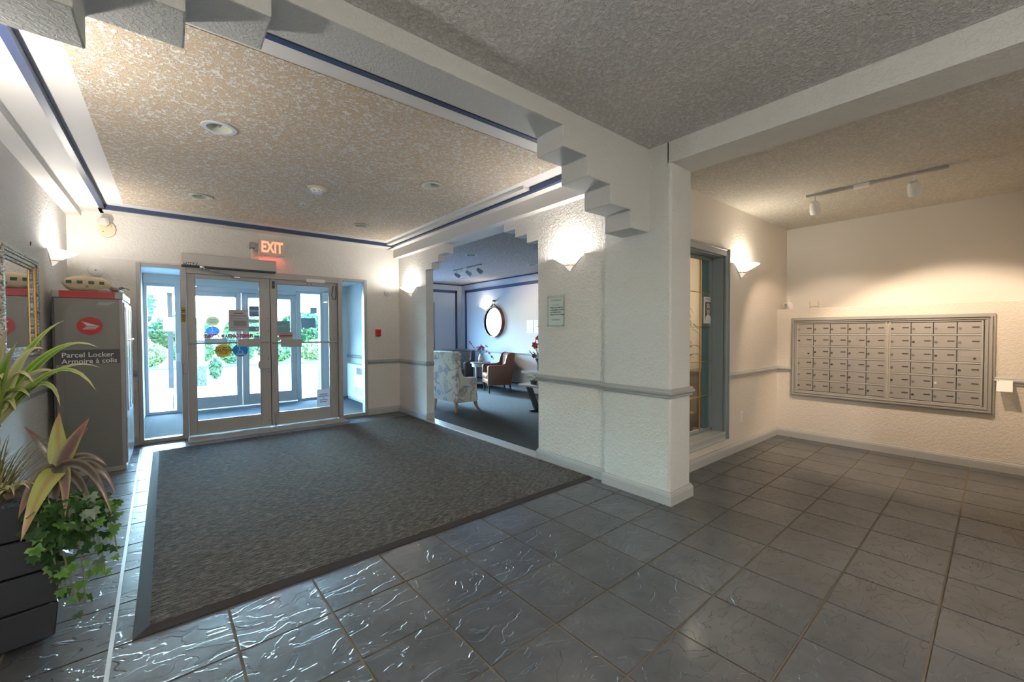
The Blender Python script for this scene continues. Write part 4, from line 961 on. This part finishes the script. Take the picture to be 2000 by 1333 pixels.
cord = [((-.393, 2.70, .952), (-.410, 2.72, .82), .062, 0), ((-.296, 2.68, .918), (-.365, 2.68, .80), .055, 1), ((-.502, 2.72, .902), (-.44, 2.74, .80), .040, 2), ((-.242, 2.66, .69), (-.31, 2.68, .80), .030, 2), ((-.208, 2.60, .560), (-.26, 2.64, .79), .032, 2),
        ((-.218, 2.52, .50), (-.28, 2.60, .80), .036, 2), ((-.262, 2.50, .47), (-.32, 2.60, .74), .034, 2), ((-.463, 2.42, .50), (-.41, 2.48, .74), .066, 0), ((-.40, 2.50, .50), (-.38, 2.54, .74), .050, 2), ((-.35, 2.46, .55), (-.355, 2.56, .74), .042, 1), ((-.475, 2.46, .58), (-.45, 2.55, .72), .05, 2), ((-.31, 2.76, .86), (-.36, 2.74, .82), .035, 1), ((-.24, 2.70, .62), (-.30, 2.70, .76), .028, 2)]
t = plant('cordyline_plant', 'cordyline with broad olive and pink leaves at the front corner of the planter', (-.45, 2.66, .595), [((c0[0] + random.uniform(-.012, .012), c0[1] + random.uniform(-.012, .012), c0[2] + random.uniform(-.02, .02)), m_, e_, w_ * 1.12, k) for e_, m_, w_, k in cord], (CO, CP, CD), upv=(0, -.92, .4))
MB().tube([(0, 0, -.01), (.02, .0, .06), (.052, .02, .115)], [.014, .012, .012], 8).build('stem', mat('stem_grey', (.16, .12, .08), .7), t)
GR = m_leaf('grass_green', (.13, .17, .05), (.30, .30, .12), (.34, .29, .13)); GR2 = m_leaf('grass_straw', (.38, .32, .16), (.42, .36, .20), (.42, .33, .18))
b = MB(); b2 = MB()
for k in range(170):
    a = random.uniform(0, 2 * PI); r_ = random.uniform(.02, .10); h = random.uniform(.10, .27); x, y = r_ * math.cos(a) * 1.2, r_ * math.sin(a)
    (b if k % 3 else b2).leaf((x * .5, y * .5, 0), (x, y, h * .8), (x * 2.2 + random.uniform(-.05, .05), y * 2 + random.uniform(-.05, .05), h), .008, .2, 5)
t = thing('grass_plant', 'bushy tuft of thin green and straw grass at the wall side of the planter', 'plant', (-.60, 2.66, .595))
b.build('blades', GR, t, recalc=False)['kind'] = 'stuff'; b2.build('dry_blades', GR2, t, recalc=False)['kind'] = 'stuff'
b = []
for k in range(14):
    a = R(-150 + k * 25); l_ = random.uniform(.10, .15); b.append(((-.517, 2.585, .655), (-.517 + .6 * l_ * math.cos(a), 2.585 + .6 * l_ * math.sin(a), .655 + .07), (-.517 + l_ * math.cos(a), 2.585 + l_ * math.sin(a), .66 + random.uniform(-.06, .03)), .014, 0))
t = plant('air_plant', 'pale small tuft plant with curling straw leaves on the planter front edge', (-.52, 2.60, .595), b, (LF1b,))
MB().ball((0.003, -.012, .05), .028, 1, (1, 1, .8)).build('root_ball', mat('root_brown', (.14, .09, .06), .9), t)
IV = m_leaf('ivy_dark', (.020, .062, .016), (.035, .085, .022), (.03, .07, .02), .35); IV2 = m_leaf('ivy_bright', (.085, .20, .035), (.12, .26, .05), (.09, .20, .04), .4)
def ivy_leaf():
    b = MB(); uv = b.uv = b.bm.loops.layers.uv.new('UVMap')
    o = [(0, 0), (.34, -.18), (.62, .05), (.42, .28), (.50, .60), (.20, .52), (0, 1.0), (-.20, .52), (-.50, .60), (-.42, .28), (-.62, .05), (-.34, -.18)]
    c = b.bm.verts.new((0, .30, .0)); V = [b.bm.verts.new((x, y, -.10 * abs(x) - .12 * max(0, y - .5))) for x, y in o]
    for i in range(len(o)):
        f = b.bm.faces.new((c, V[i], V[(i + 1) % len(o)])); f.smooth = True
        for lp in f.loops: lp[uv].uv = (lp.vert.co.x * .8 + .5, max(0, min(1, lp.vert.co.y)) * .6)
    bmesh.ops.recalc_face_normals(b.bm, faces=b.bm.faces[:]); return b
iv = thing('ivy_plant', 'trailing ivy with dark and bright green leaves spilling over the planter corner', 'plant', (-.42, 2.56, .57))
proto = [ivy_leaf().build('leaf', IV, iv, recalc=False), ivy_leaf().build('leaf', IV2, iv, recalc=False)]
trails = [[(0, 0, .03), (.06, -.05, .04), (.12, -.06, -.10), (.115, -.05, -.42)], [(0, 0, .03), (.12, -.02, .06), (.21, -.02, -.02), (.215, -.03, -.24)], [(0, -.02, .03), (.0, -.07, -.02), (.03, -.08, -.18), (.06, -.08, -.34)], [(.02, -.02, .03), (.05, -.07, -.04), (.05, -.08, -.16), (.09, -.08, -.36)], [(0, 0, .03), (.10, -.06, .06), (.17, -.06, -.06), (.18, -.07, -.30)], [(0, .02, .03), (.10, .06, .07), (.19, .06, .02), (.20, .06, -.10)], [(0, -.03, .03), (.0, -.09, .0), (-.02, -.10, -.06), (.01, -.10, -.14)], [(0, 0, .04), (.07, -.03, .05), (.14, -.04, -.05), (.15, -.04, -.2)]]
def bez(P_, t): 
    return sum((Vector(P_[i]) * c for i, c in enumerate(((1 - t) ** 3, 3 * t * (1 - t) ** 2, 3 * t * t * (1 - t), t ** 3))), Vector())
cnt = 0
STM = mat('ivy_stem', (.22, .20, .10), .6)
for ti, tr in enumerate(trails):
    MB().tube([bez(tr, k / 10) for k in range(11)], .0028, 5).build('vine', STM, iv)
    n = 19 if ti < 5 else 14
    for k in range(n):
        tt = .12 + .88 * k / (n - 1); p = bez(tr, tt); s = random.uniform(.036, .054) * (1.0 if tt < .8 else .8)
        bright = (tt > .72 and random.random() < .75) or random.random() < .12
        o = proto[1 if bright else 0].copy() if cnt > 1 else proto[cnt]
        if cnt > 1: COL.objects.link(o)
        cnt += 1
        o.parent = iv; o.location = p + Vector((random.uniform(-.028, .028), random.uniform(-.035, .015), random.uniform(-.02, .02)))
        o.rotation_euler = (R(random.uniform(35, 110)) + PI / 2 * 0, R(random.uniform(-30, 30)), R(random.uniform(-70, 70))) ; o.scale = (s, s, s)
        o.rotation_euler = (R(random.uniform(200, 290)), R(random.uniform(-25, 25)), R(random.uniform(-60, 60)))

for k in range(75):                                              # the dense head of the ivy
    u = Vector((random.gauss(0, 1), random.gauss(0, 1), random.gauss(0, 1))).normalized() * random.uniform(.3, 1)
    o = proto[0 if random.random() < .88 else 1].copy(); COL.objects.link(o); o.parent = iv
    o.location = Vector((.075, -.055, -.045)) + Vector((u.x * .135, u.y * .05, u.z * .085)); s = random.uniform(.036, .055); o.scale = (s, s, s)
    o.rotation_euler = (R(random.uniform(200, 290)), R(random.uniform(-25, 25)), R(random.uniform(-70, 70)))
# ------------------------------------------------------------------ lounge furniture
def m_floral():
    m = mat('floral_fabric', (.7, .66, .58), .85); q = NT(m); v = q.coord((1, 1, 1))
    base_c = (.66, .61, .52)
    vo = q.new('TexVoronoi'); vo.inputs['Scale'].default_value = 5.2; q.link(v, vo.inputs['Vector']); d = vo.outputs['Distance']
    n = q.noise(v, 30, 3, .6, .5); rad = q.math('ADD', d, q.math('MULTIPLY', q.math('SUBTRACT', n, .5), .25))
    rings = q.new('TexWave'); rings.inputs['Scale'].default_value = 1.0; rings.wave_type = 'RINGS'
    pet = q.math('SINE', q.math('MULTIPLY', rad, 46.)); pet = q.ramp(pet, [(.25, (0, 0, 0)), (.75, (1, 1, 1))])
    infl = q.ramp(rad, [(.36, (1, 1, 1)), (.42, (0, 0, 0))]); flower = q.math('MULTIPLY', infl, q.math('MULTIPLY_ADD', pet, .75)); flower.node.inputs[1].default_value = 1.0
    sc = q.math('MULTIPLY', infl, q.math('ADD', q.math('MULTIPLY', pet, .7), .25))
    tint = q.ramp(q.noise(v, 3.2, 2), [(.42, (.14, .21, .33)), (.58, (.27, .23, .22))])
    c = q.mix(sc, base_c, tint)
    vine_n = q.noise(v, 3.4, 1, .4, .6); vine = q.ramp(vine_n, [(.485, (0, 0, 0)), (.495, (1, 1, 1)), (.508, (1, 1, 1)), (.518, (0, 0, 0))])
    c = q.mix(q.math('MULTIPLY', vine, .85), c, (.24, .21, .22))
    v2 = q.new('TexVoronoi'); v2.inputs['Scale'].default_value = 17; q.link(v, v2.inputs['Vector']); lf = q.ramp(v2.outputs['Distance'], [(.22, (1, 1, 1)), (.28, (0, 0, 0))])
    gate = q.ramp(q.noise(v, 4.5, 2, .5), [(.54, (0, 0, 0)), (.60, (1, 1, 1))]); c = q.mix(q.math('MULTIPLY', lf, gate), c, (.30, .31, .36)); q.color(c); return m
FLO = m_floral(); WOODL = mat('leg_oak', (.30, .17, .075), .45, bump=(30, .2, .002))
t = thing('wing_armchair', 'cream wing armchair with blue grey floral fabric, its back to the hall', 'armchair', (3.80, 6.06, 0), R(4))
LE = mat('leather_brown', (.13, .048, .024), .33, bump=(50, .12, .002)); LE2 = mat('leather_dark', (.055, .026, .018), .35, bump=(50, .12, .002)); LEGB = mat('leg_black', (.018, .014, .012), .4)
# local frame: +x is the way the chair faces
side = [(-.295, .165), (.115, .150), (.125, .20), (.105, .30), (.10, .555), (-.12, .565), (-.17, .59), (-.205, .65), (-.225, .74), (-.215, .88), (-.205, .95), (-.24, .985), (-.345, .985), (-.325, .55)]
box((-.24, -.27, .17), (.15, .27, .34), .025, 3).build('seat_base', FLO, t, auto=True); box((-.20, -.265, .33), (.14, .265, .45), .04, 3).build('seat_cushion', FLO, t, auto=True)
MB().prism([(-.315, .165), (-.20, .165), (-.20, .985), (-.355, .985)], 'y', -.30, .30, .018).build('backrest', FLO, t, auto=True)
for s in (-1, 1): MB().prism(side, 'y', s * .275, s * .345, .014).build('wing_side', FLO, t, auto=True)
for s in (-1, 1):
    MB().tube([(-.29, s * .30, .18), (-.30, s * .305, .0)], [.028, .019], 4).build('leg', WOODL, t)
    MB().tube([(.08, s * .31, .175), (.095, s * .312, .11), (.125, s * .315, .04), (.165, s * .318, .008)], [.034, .030, .022, .017], 4).build('leg', WOODL, t)
def leather_chair(label, loc, rz, lm, group):
    t = thing('leather_armchair', label, 'armchair', loc, rz, group)
    box((-.21, -.225, .20), (.27, .225, .30), .02, 2).build('seat_base', lm, t, auto=True); box((-.20, -.222, .30), (.285, .222, .42), .04, 3).build('seat_cushion', lm, t, auto=True)
    MB().prism([(-.24, .20), (-.14, .20), (-.19, .80), (-.24, .855), (-.31, .845)], 'y', -.27, .27, .02).build('backrest', lm, t, auto=True)
    sd = [(-.25, .17), (.27, .17), (.27, .575), (.235, .60), (-.07, .605), (-.105, .64), (-.12, .72), (-.15, .80), (-.20, .85), (-.255, .865), (-.335, .85)]
    for s in (-1, 1): MB().prism(sd, 'y', s * .225, s * .292, .016).build('arm_side', lm, t, auto=True)
    for x, y in ((-.22, -.25), (-.22, .25), (.235, -.25), (.235, .25)): MB().tube([(x, y, .19), (x - (.03 if x < 0 else 0), y, 0)], [.026, .017], 4).build('leg', LEGB, t)
    return t
leather_chair('brown leather armchair in front of the mirror wall, seen from its side', (5.50, 7.25, 0), R(157), LE, 'brown leather armchairs')
leather_chair('darker brown leather armchair in the far lounge corner behind the floral chair', (5.42, 8.66, 0), R(214), LE2, 'brown leather armchairs')
GW = mat('table_greige', (.40, .38, .33), .5); TW = mat('table_top', (.22, .17, .13), .35)
t = thing('side_table', 'small round greige side table between the two leather armchairs', 'table', (5.60, 8.02, 0))
MB().disc(.235, .575, .600, 32).build('table_top', TW, t, auto=True); MB().lathe([(.20, .50), (.205, .575), (.19, .575), (.185, .50)], 28).build('apron', GW, t, auto=True)
for k in range(4):
    a = R(20 + 90 * k); MB().lathe([(.012, 0), (.018, .02), (.013, .05), (.016, .1), (.020, .12), (.015, .14), (.019, .3), (.022, .42), (.016, .45), (.024, .47), (.024, .52)], 10, 'z', (.175 * math.cos(a), .175 * math.sin(a), 0)).build('leg', GW, t, auto=True)
MB().disc(.165, .105, .125, 24).build('lower_shelf', GW, t, auto=True)
t = thing('flower_vase', 'silvery glass vase standing on the round side table', 'vase', (5.60, 8.00, .60))
MB().lathe([(0, .0), (.035, .0), (.062, .03), (.066, .07), (.05, .13), (.036, .17), (.042, .20), (.036, .20), (.03, .17), (.044, .13), (.058, .07), (.05, .025), (0, .02)], 24).build('body', mat('vase_silver', (.62, .56, .42), .18, .75), t, auto=True)
PR = mat('petal_red', (.33, .010, .028), .5); STG = mat('stem_green', (.06, .12, .03), .6)
t = thing('red_orchids', 'bunch of dark red orchids in the silvery vase on the side table', 'flowers', (5.60, 8.00, .72))
rnd = random.Random(3)
def flower(p, s, parent, m, n=5):
    b = MB(); ax = Vector((rnd.uniform(-1, 1), rnd.uniform(-1, 0), rnd.uniform(-.2, 1))).normalized(); u = ax.orthogonal().normalized(); v = ax.cross(u)
    for k in range(n):
        a = 2 * PI * k / n; d = u * math.cos(a) + v * math.sin(a); b.leaf(p, p + d * s * .55 + ax * s * .25, p + d * s, s * .75, .25, 4, upv=ax)
    b.ball(p + ax * .006, s * .18, 1); b.build('blossom', m, parent, recalc=False)
for k in range(22):
    a = rnd.uniform(0, 2 * PI); r_ = rnd.uniform(.02, .15); p = Vector((r_ * math.cos(a), r_ * math.sin(a), .14 + rnd.uniform(.0, .16) - r_ * .25)); flower(p, rnd.uniform(.032, .045), t, PR)
for k in range(5): flower(Vector((.12 + .02 * k, -.12 - .022 * k, .13 - .04 * k)), .034, t, PR)
for k in range(4): flower(Vector((-.13 - .018 * k, .10 + .03 * k, .22 + .045 * k)), .026, t, PR)
b = MB()
for a in range(6): b.tube([(0, 0, -.06), (.03 * math.cos(a), .03 * math.sin(a), .06), (.09 * math.cos(a), .09 * math.sin(a), .17)], .004, 5)
b.tube([(0, 0, 0), (.08, -.09, .17), (.20, -.21, .0)], .004, 5).tube([(0, 0, 0), (-.08, .06, .14), (-.20, .20, .36)], .004, 5); o = b.build('stems', STG, t); o['kind'] = 'stuff'
# round mirror with leather strap
t = thing('round_mirror', 'round wall mirror with a deep red brown leather rim and strap', 'mirror', (LX, 7.90, 1.545))
MB().lathe([(.335, 0), (.365, 0), (.365, -.085), (.335, -.085)], 48, 'x').build('rim', mat('leather_red', (.20, .040, .022), .4), t, auto=True)
MB().disc(.337, -.05, -.005, 48, 'x').build('mirror_glass', M['mirror'], t)
for s in (-1, 1): MB().prism([(s * .03, .42), (s * .0, .43), (s * .18, .30), (s * .22, .285)], 'x', -.075, -.035).build('strap', bpy.data.materials['leather_red'], t)
MB().tube([(-.055, .045 * math.cos(a), .455 + .045 * math.sin(a)) for a in [2 * PI * k / 20 for k in range(20)]], .006, 6, closed=True).build('ring', M['brass'], t); MB().disc(.02, -.07, .0, 12, 'x', (0, 0, .50)).build('wall_peg', LEGB, t)
for k, y in enumerate((6.66, 6.44)):
    t = thing('wall_notice', ('white paper on the lounge wall nearer the round mirror', 'white paper on the lounge wall partly hidden by the opening')[k], 'notice', (LX, y, 1.42))
    box((-.006, -.10, -.14), (-.001, .10, .14)).build('sheet', M['paper'], t)
    for j in range(6): box((-.0066, -.08, .10 - j * .04), (-.006, .08, .103 - j * .04)).build('print_line', GI, t)
t = thing('baseboard_heater', 'long low grey baseboard heater on the lounge mirror wall', 'heater', (LX, 7.9, 0))
box((-.075, -1.3, .03), (-.021, 1.3, .215), .006).build('housing', mat('heater_grey', (.40, .42, .44), .45), t); box((-.077, -1.28, .16), (-.07, 1.28, .195)).build('slot', M['dark'], t); box((-.07, -1.28, .0), (-.03, 1.28, .03)).build('foot', M['dark'], t)
# tiered plant stand
WD = mat('stand_wood', (.28, .20, .165), .55, bump=(26, .3, .003)); BK = mat('stand_black', (.022, .024, .028), .45)
t = thing('plant_stand', 'stepped wooden plant stand with black slanted legs behind the opening edge', 'shelf', (4.60, 4.85, 0))
box((-.27, -.60, .435), (.02, .30, .465), .004).build('lower_board', WD, t); box((.0, -.60, .605), (.30, .53, .640), .004).build('upper_board', WD, t)
for y in (.17, -.45):
    MB().prism([(-.20, .435), (-.10, .435), (.10, .0), (.0, .0)], 'y', y - .02, y + .02).build('leg', BK, t); MB().prism([(.05, .605), (.13, .605), (.18, .46), (.10, .46)], 'y', y - .02, y + .02).build('brace', BK, t)
    box((-.12, y - .02, .0), (.28, y + .02, .035), .003).build('foot', BK, t); box((-.02, y - .02, .435), (.26, y + .02, .462)).build('arm', BK, t)
t = thing('table_vase', 'dark blue grey vase on the upper board of the plant stand', 'vase', (4.80, 5.12, .640))
MB().lathe([(0, 0), (.045, 0), (.055, .04), (.05, .10), (.06, .15), (.085, .21), (.078, .215), (.05, .15), (0, .12)], 20).build('body', mat('vase_blue', (.05, .07, .10), .25), t, auto=True)
PO = mat('petal_orange', (.55, .06, .025), .45); t = thing('red_flowers', 'orange red spiky flowers in the dark vase on the plant stand', 'flowers', (4.80, 5.12, .78))
for (x, y, z, s) in ((-.02, .10, .30, .075), (.02, .06, .42, .08), (.03, .03, .56, .09), (-.06, .05, .24, .06), (-.12, .12, .18, .05), (.06, -.04, .30, .07), (-.10, .04, .12, .05), (.0, .16, .16, .045)):
    flower(Vector((x, y, z)), s, t, PO if z > .2 else mat('petal_maroon', (.25, .06, .04), .5), 6); MB().tube([(0, 0, 0), (x * .4, y * .4, z * .6), (x, y, z)], .005, 5).build('stem', STG, t)
for k in range(9):
    a = k * .7; MB().leaf((0, 0, .05), (.06 * math.cos(a), .06 * math.sin(a), .15), (.14 * math.cos(a), .14 * math.sin(a), .15 + .02 * (k % 3)), .035, .3, 5).build('leaf', mat('leaf_olive', (.20, .20, .07), .5) if k == 0 else bpy.data.materials['leaf_olive'], t, recalc=False)
t = thing('potted_greens', 'low bushy green plant on the lower board of the plant stand', 'plant', (4.47, 4.92, .465))
MB().lathe([(0, 0), (.05, 0), (.065, .06), (.055, .06), (0, .04)], 16).build('pot', M['dark'], t, auto=True)
LM = mat('leaf_mid', (.08, .24, .05), .45); LM2 = mat('leaf_light', (.22, .38, .16), .45)
for k in range(60):
    a = rnd.uniform(0, 2 * PI); r_ = rnd.uniform(.02, .16); z = .05 + rnd.uniform(.0, .08); p = Vector((r_ * .7 * math.cos(a), r_ * 1.3 * math.sin(a), z)); MB().leaf(p, p + Vector((.02 * math.cos(a), .02 * math.sin(a), .025)), p + Vector((.05 * math.cos(a), .05 * math.sin(a), .01)), .03, .2, 3).build('leaf', LM if k % 3 else LM2, t, recalc=False)
# office palm and desk glimpsed through the mail room window
t = thing('office_palm', 'palm with thin drooping leaves behind the mail room window', 'plant', (5.02, 2.72, 0))
MB().lathe([(0, 0), (.12, 0), (.15, .28), (.13, .28), (0, .24)], 18).build('pot', mat('pot_brown', (.22, .15, .10), .5), t, auto=True); LP = mat('palm_leaf', (.10, .10, .045), .5)
MB().tube([(0, 0, .2), (.02, 0, .9), (0, 0, 1.45)], .018, 8).build('trunk', mat('palm_trunk', (.20, .14, .08), .8), t)
for k in range(34):
    a = rnd.uniform(0, 2 * PI); z = rnd.uniform(.95, 1.62); l_ = rnd.uniform(.25, .42); ca, sa = math.cos(a), math.sin(a) * .5
    MB().leaf((0, 0, z - .12), (l_ * .6 * ca, l_ * .6 * sa, z + .10), (l_ * ca, l_ * sa, z - .08), .035, .2, 5).build('leaf', LP, t, recalc=False)
t = thing('office_desk', 'brown desk against the office wall behind the mail room window', 'desk', (5.80, 2.56, 0))
box((-.32, .0, .72), (.46, .42, .76), .004).build('top', mat('desk_wood', (.16, .11, .07), .4), t); box((-.30, .36, .10), (.44, .38, .72)).build('modesty_panel', mat('desk_panel', (.24, .18, .13), .5), t)
for x in (-.30, .42): box((x, .02, .0), (x + .03, .40, .72)).build('side_panel', bpy.data.materials['desk_panel'], t)

# ------------------------------------------------------------------ outside
CONC = mat('concrete', (.42, .41, .39), .9, bump=(12, .2, .004)); ASP = mat('asphalt', (.40, .40, .40), .95, bump=(30, .3, .006))
GRA = mat('lawn', (.16, .24, .07), .95, bump=(20, .8, .03))
struct(box((-25, 12.9, -.3), (60, 20.2, -.06)).build('road', ASP)); struct(box((-25, 20.2, -.3), (60, 60, -.0)).build('lawn', GRA)); struct(box((-40, -30, -.45), (70, 90, -.31)).build('ground', GRA))
pv = sempty('pavement', (0, 0, 0))
for i in range(-3, 7):
    for j in range(2): box((i * 1.55 + .006, 8.87 + j * 2.02, -.2), ((i + 1) * 1.55 - .006, 8.87 + (j + 1) * 2.02 - .012, -.012), .006, 1).build('slab', CONC, pv)
struct(box((.3, 8.90, -.012), (2.3, 10.2, .004)).build('floor_porch', M['vest_carpet']))
struct(box((-2.6, 8.86, 2.28), (2.95, 13.9, 2.52)).build('roof_canopy', mat('canopy_white', (.78, .76, .74), .7)))
PEB = mat('pebble_dash', (.30, .28, .27), .9); q = NT(PEB); n_ = q.noise(q.coord(), 55, 3, .7); q.color(q.ramp(n_, [(.38, (.03, .03, .03)), (.5, (.12, .115, .11)), (.62, (.34, .33, .32))])); q.bump(n_, 1., .01)
for (x, y, bw, bh_, tw, l) in ((.575, 13.35, .21, .48, .14, 'white canopy column on a short pebble dash base beside the road'), (2.60, 9.95, .17, .66, .10, 'pale canopy column on a tall pebble dash base close to the outer sidelight')):
    t = thing('canopy_column', l, 'column', (x, y, -.02), 0, 'canopy columns'); box((-bw / 2, -bw / 2, -.05), (bw / 2, bw / 2, bh_), .01).build('base', PEB, t); box((-tw / 2, -tw / 2, bh_), (tw / 2, tw / 2, 2.31), .008).build('shaft', M['white'], t)
t = thing('sign_post', 'brown timber post with a small white parking plate beside the road', 'post', (-.03, 13.0, -.06)); box((-.05, -.05, 0), (.05, .05, 2.34), .006).build('post', mat('post_brown', (.05, .035, .028), .7), t)
box((-.13, -.065, 1.42), (.13, -.05, 1.75)).build('plate', M['paper'], t); b = MB().prism([(-.07, 1.55), (.07, 1.55), (.05, 1.62), (.03, 1.67), (-.03, 1.67), (-.05, 1.62)], 'y', -.07, -.065); b.build('emblem', M['greyink'], t)
FOL = [mat('foliage_%d' % k, c, .7) for k, c in enumerate(((.09, .14, .03), (.15, .185, .04), (.26, .235, .05), (.055, .095, .03)))]
def crown(name, m, parent, c, r, n, seed, leaf=.16):
    rd = random.Random(seed); b = MB()
    for k in range(n):
        d = Vector((rd.gauss(0, 1), rd.gauss(0, 1), rd.gauss(0, 1))).normalized() * rd.uniform(.55, 1) ** .5; p = Vector(c) + Vector((d.x * r[0], d.y * r[1], d.z * r[2])); u = Vector((rd.gauss(0, 1), rd.gauss(0, 1), rd.gauss(0, 1))).normalized(); v = u.orthogonal().normalized(); s = leaf * rd.uniform(.6, 1.3)
        b.bm.faces.new([b.bm.verts.new(p + q_) for q_ in (u * s, v * s * .6, -u * s, -v * s * .6)])
    o = b.build(name, m, parent, recalc=False); o['kind'] = 'stuff'; return o
trees = [(-2.2, 27, 1.6, 5.2, 3, 'tall dark evergreen tree seen through the left sidelight'), (.4, 31, 1.5, 2.3, 0, 'green tree beyond the road behind the wooden post'), (3.4, 28, 1.2, 2.2, 1, 'pale green tree beyond the road behind the left door'), (6.8, 30, 1.6, 2.6, 0, 'broad tree beyond the road behind the right door'), (11.6, 30, 2.0, 2.8, 3, 'dark tree beyond the road behind the outer sidelight')]
for k, (x, y, r_, h, fi, l) in enumerate(trees):
    t = thing('tree', l, 'tree', (x, y, 0), 0, 'trees beyond the road'); MB().tube([(0, 0, -.05), (.05, 0, h * .5), (0, .05, h * .8)], [.14, .10, .05], 8).build('trunk', mat('bark', (.14, .10, .08), .9) if k == 0 else bpy.data.materials['bark'], t)
    crown('crown', FOL[fi], t, (0, 0, h * .6), (r_, r_, h * .42), 2600, k, .17)
hed = ['yellow green low shrub at the lawn edge seen through the sidelight', 'green shrub at the lawn edge left of the canopy column', 'bushy shrub at the lawn edge behind the blue sticker', 'shrub at the lawn edge between the two doors', 'pale shrub at the lawn edge behind the right door', 'shrub at the lawn edge behind the tall pebble base', 'shrub at the lawn edge beyond the right sidelight', 'shrub at the lawn edge beyond the left sidelight']
for k, (x, y, r_, h, fi) in enumerate(((-.9, 21.6, .74, .9, 2), (.65, 21.8, .74, 1.1, 1), (2.15, 21.6, .74, 1.2, 0), (3.7, 21.8, .76, 1.0, 1), (5.4, 21.7, .86, .9, 2), (7.2, 21.9, .86, 1.2, 0))):
    t = thing('shrub', hed[k], 'shrub', (x, y, 0), 0, 'shrubs at the lawn edge'); crown('foliage', FOL[fi], t, (0, 0, h * .52), (r_, r_ * .7, h * .55), 1300, 40 + k, .09); MB().tube([(0, 0, -.05), (0, 0, h * .5)], .04, 6).build('stem', bpy.data.materials['bark'], t)
t = thing('small_conifer', 'small bright green conifer beside the white canopy column', 'shrub', (.98, 15.0, -.06)); crown('foliage', FOL[0], t, (0, 0, .33), (.16, .16, .32), 500, 77, .05); MB().tube([(0, 0, 0), (0, 0, .3)], .02, 6).build('stem', bpy.data.materials['bark'], t)

# lettering becomes mesh
bpy.context.view_layer.update(); dg = bpy.context.evaluated_depsgraph_get()
for o in [x for x in SC.objects if x.type == 'FONT']:
    me = bpy.data.meshes.new_from_object(o.evaluated_get(dg)); nm = o.name; n_ = bpy.data.objects.new('lettering', me); COL.objects.link(n_)
    n_.parent = o.parent; n_.location = o.location; n_.rotation_euler = o.rotation_euler; n_.scale = o.scale; bpy.data.objects.remove(o)
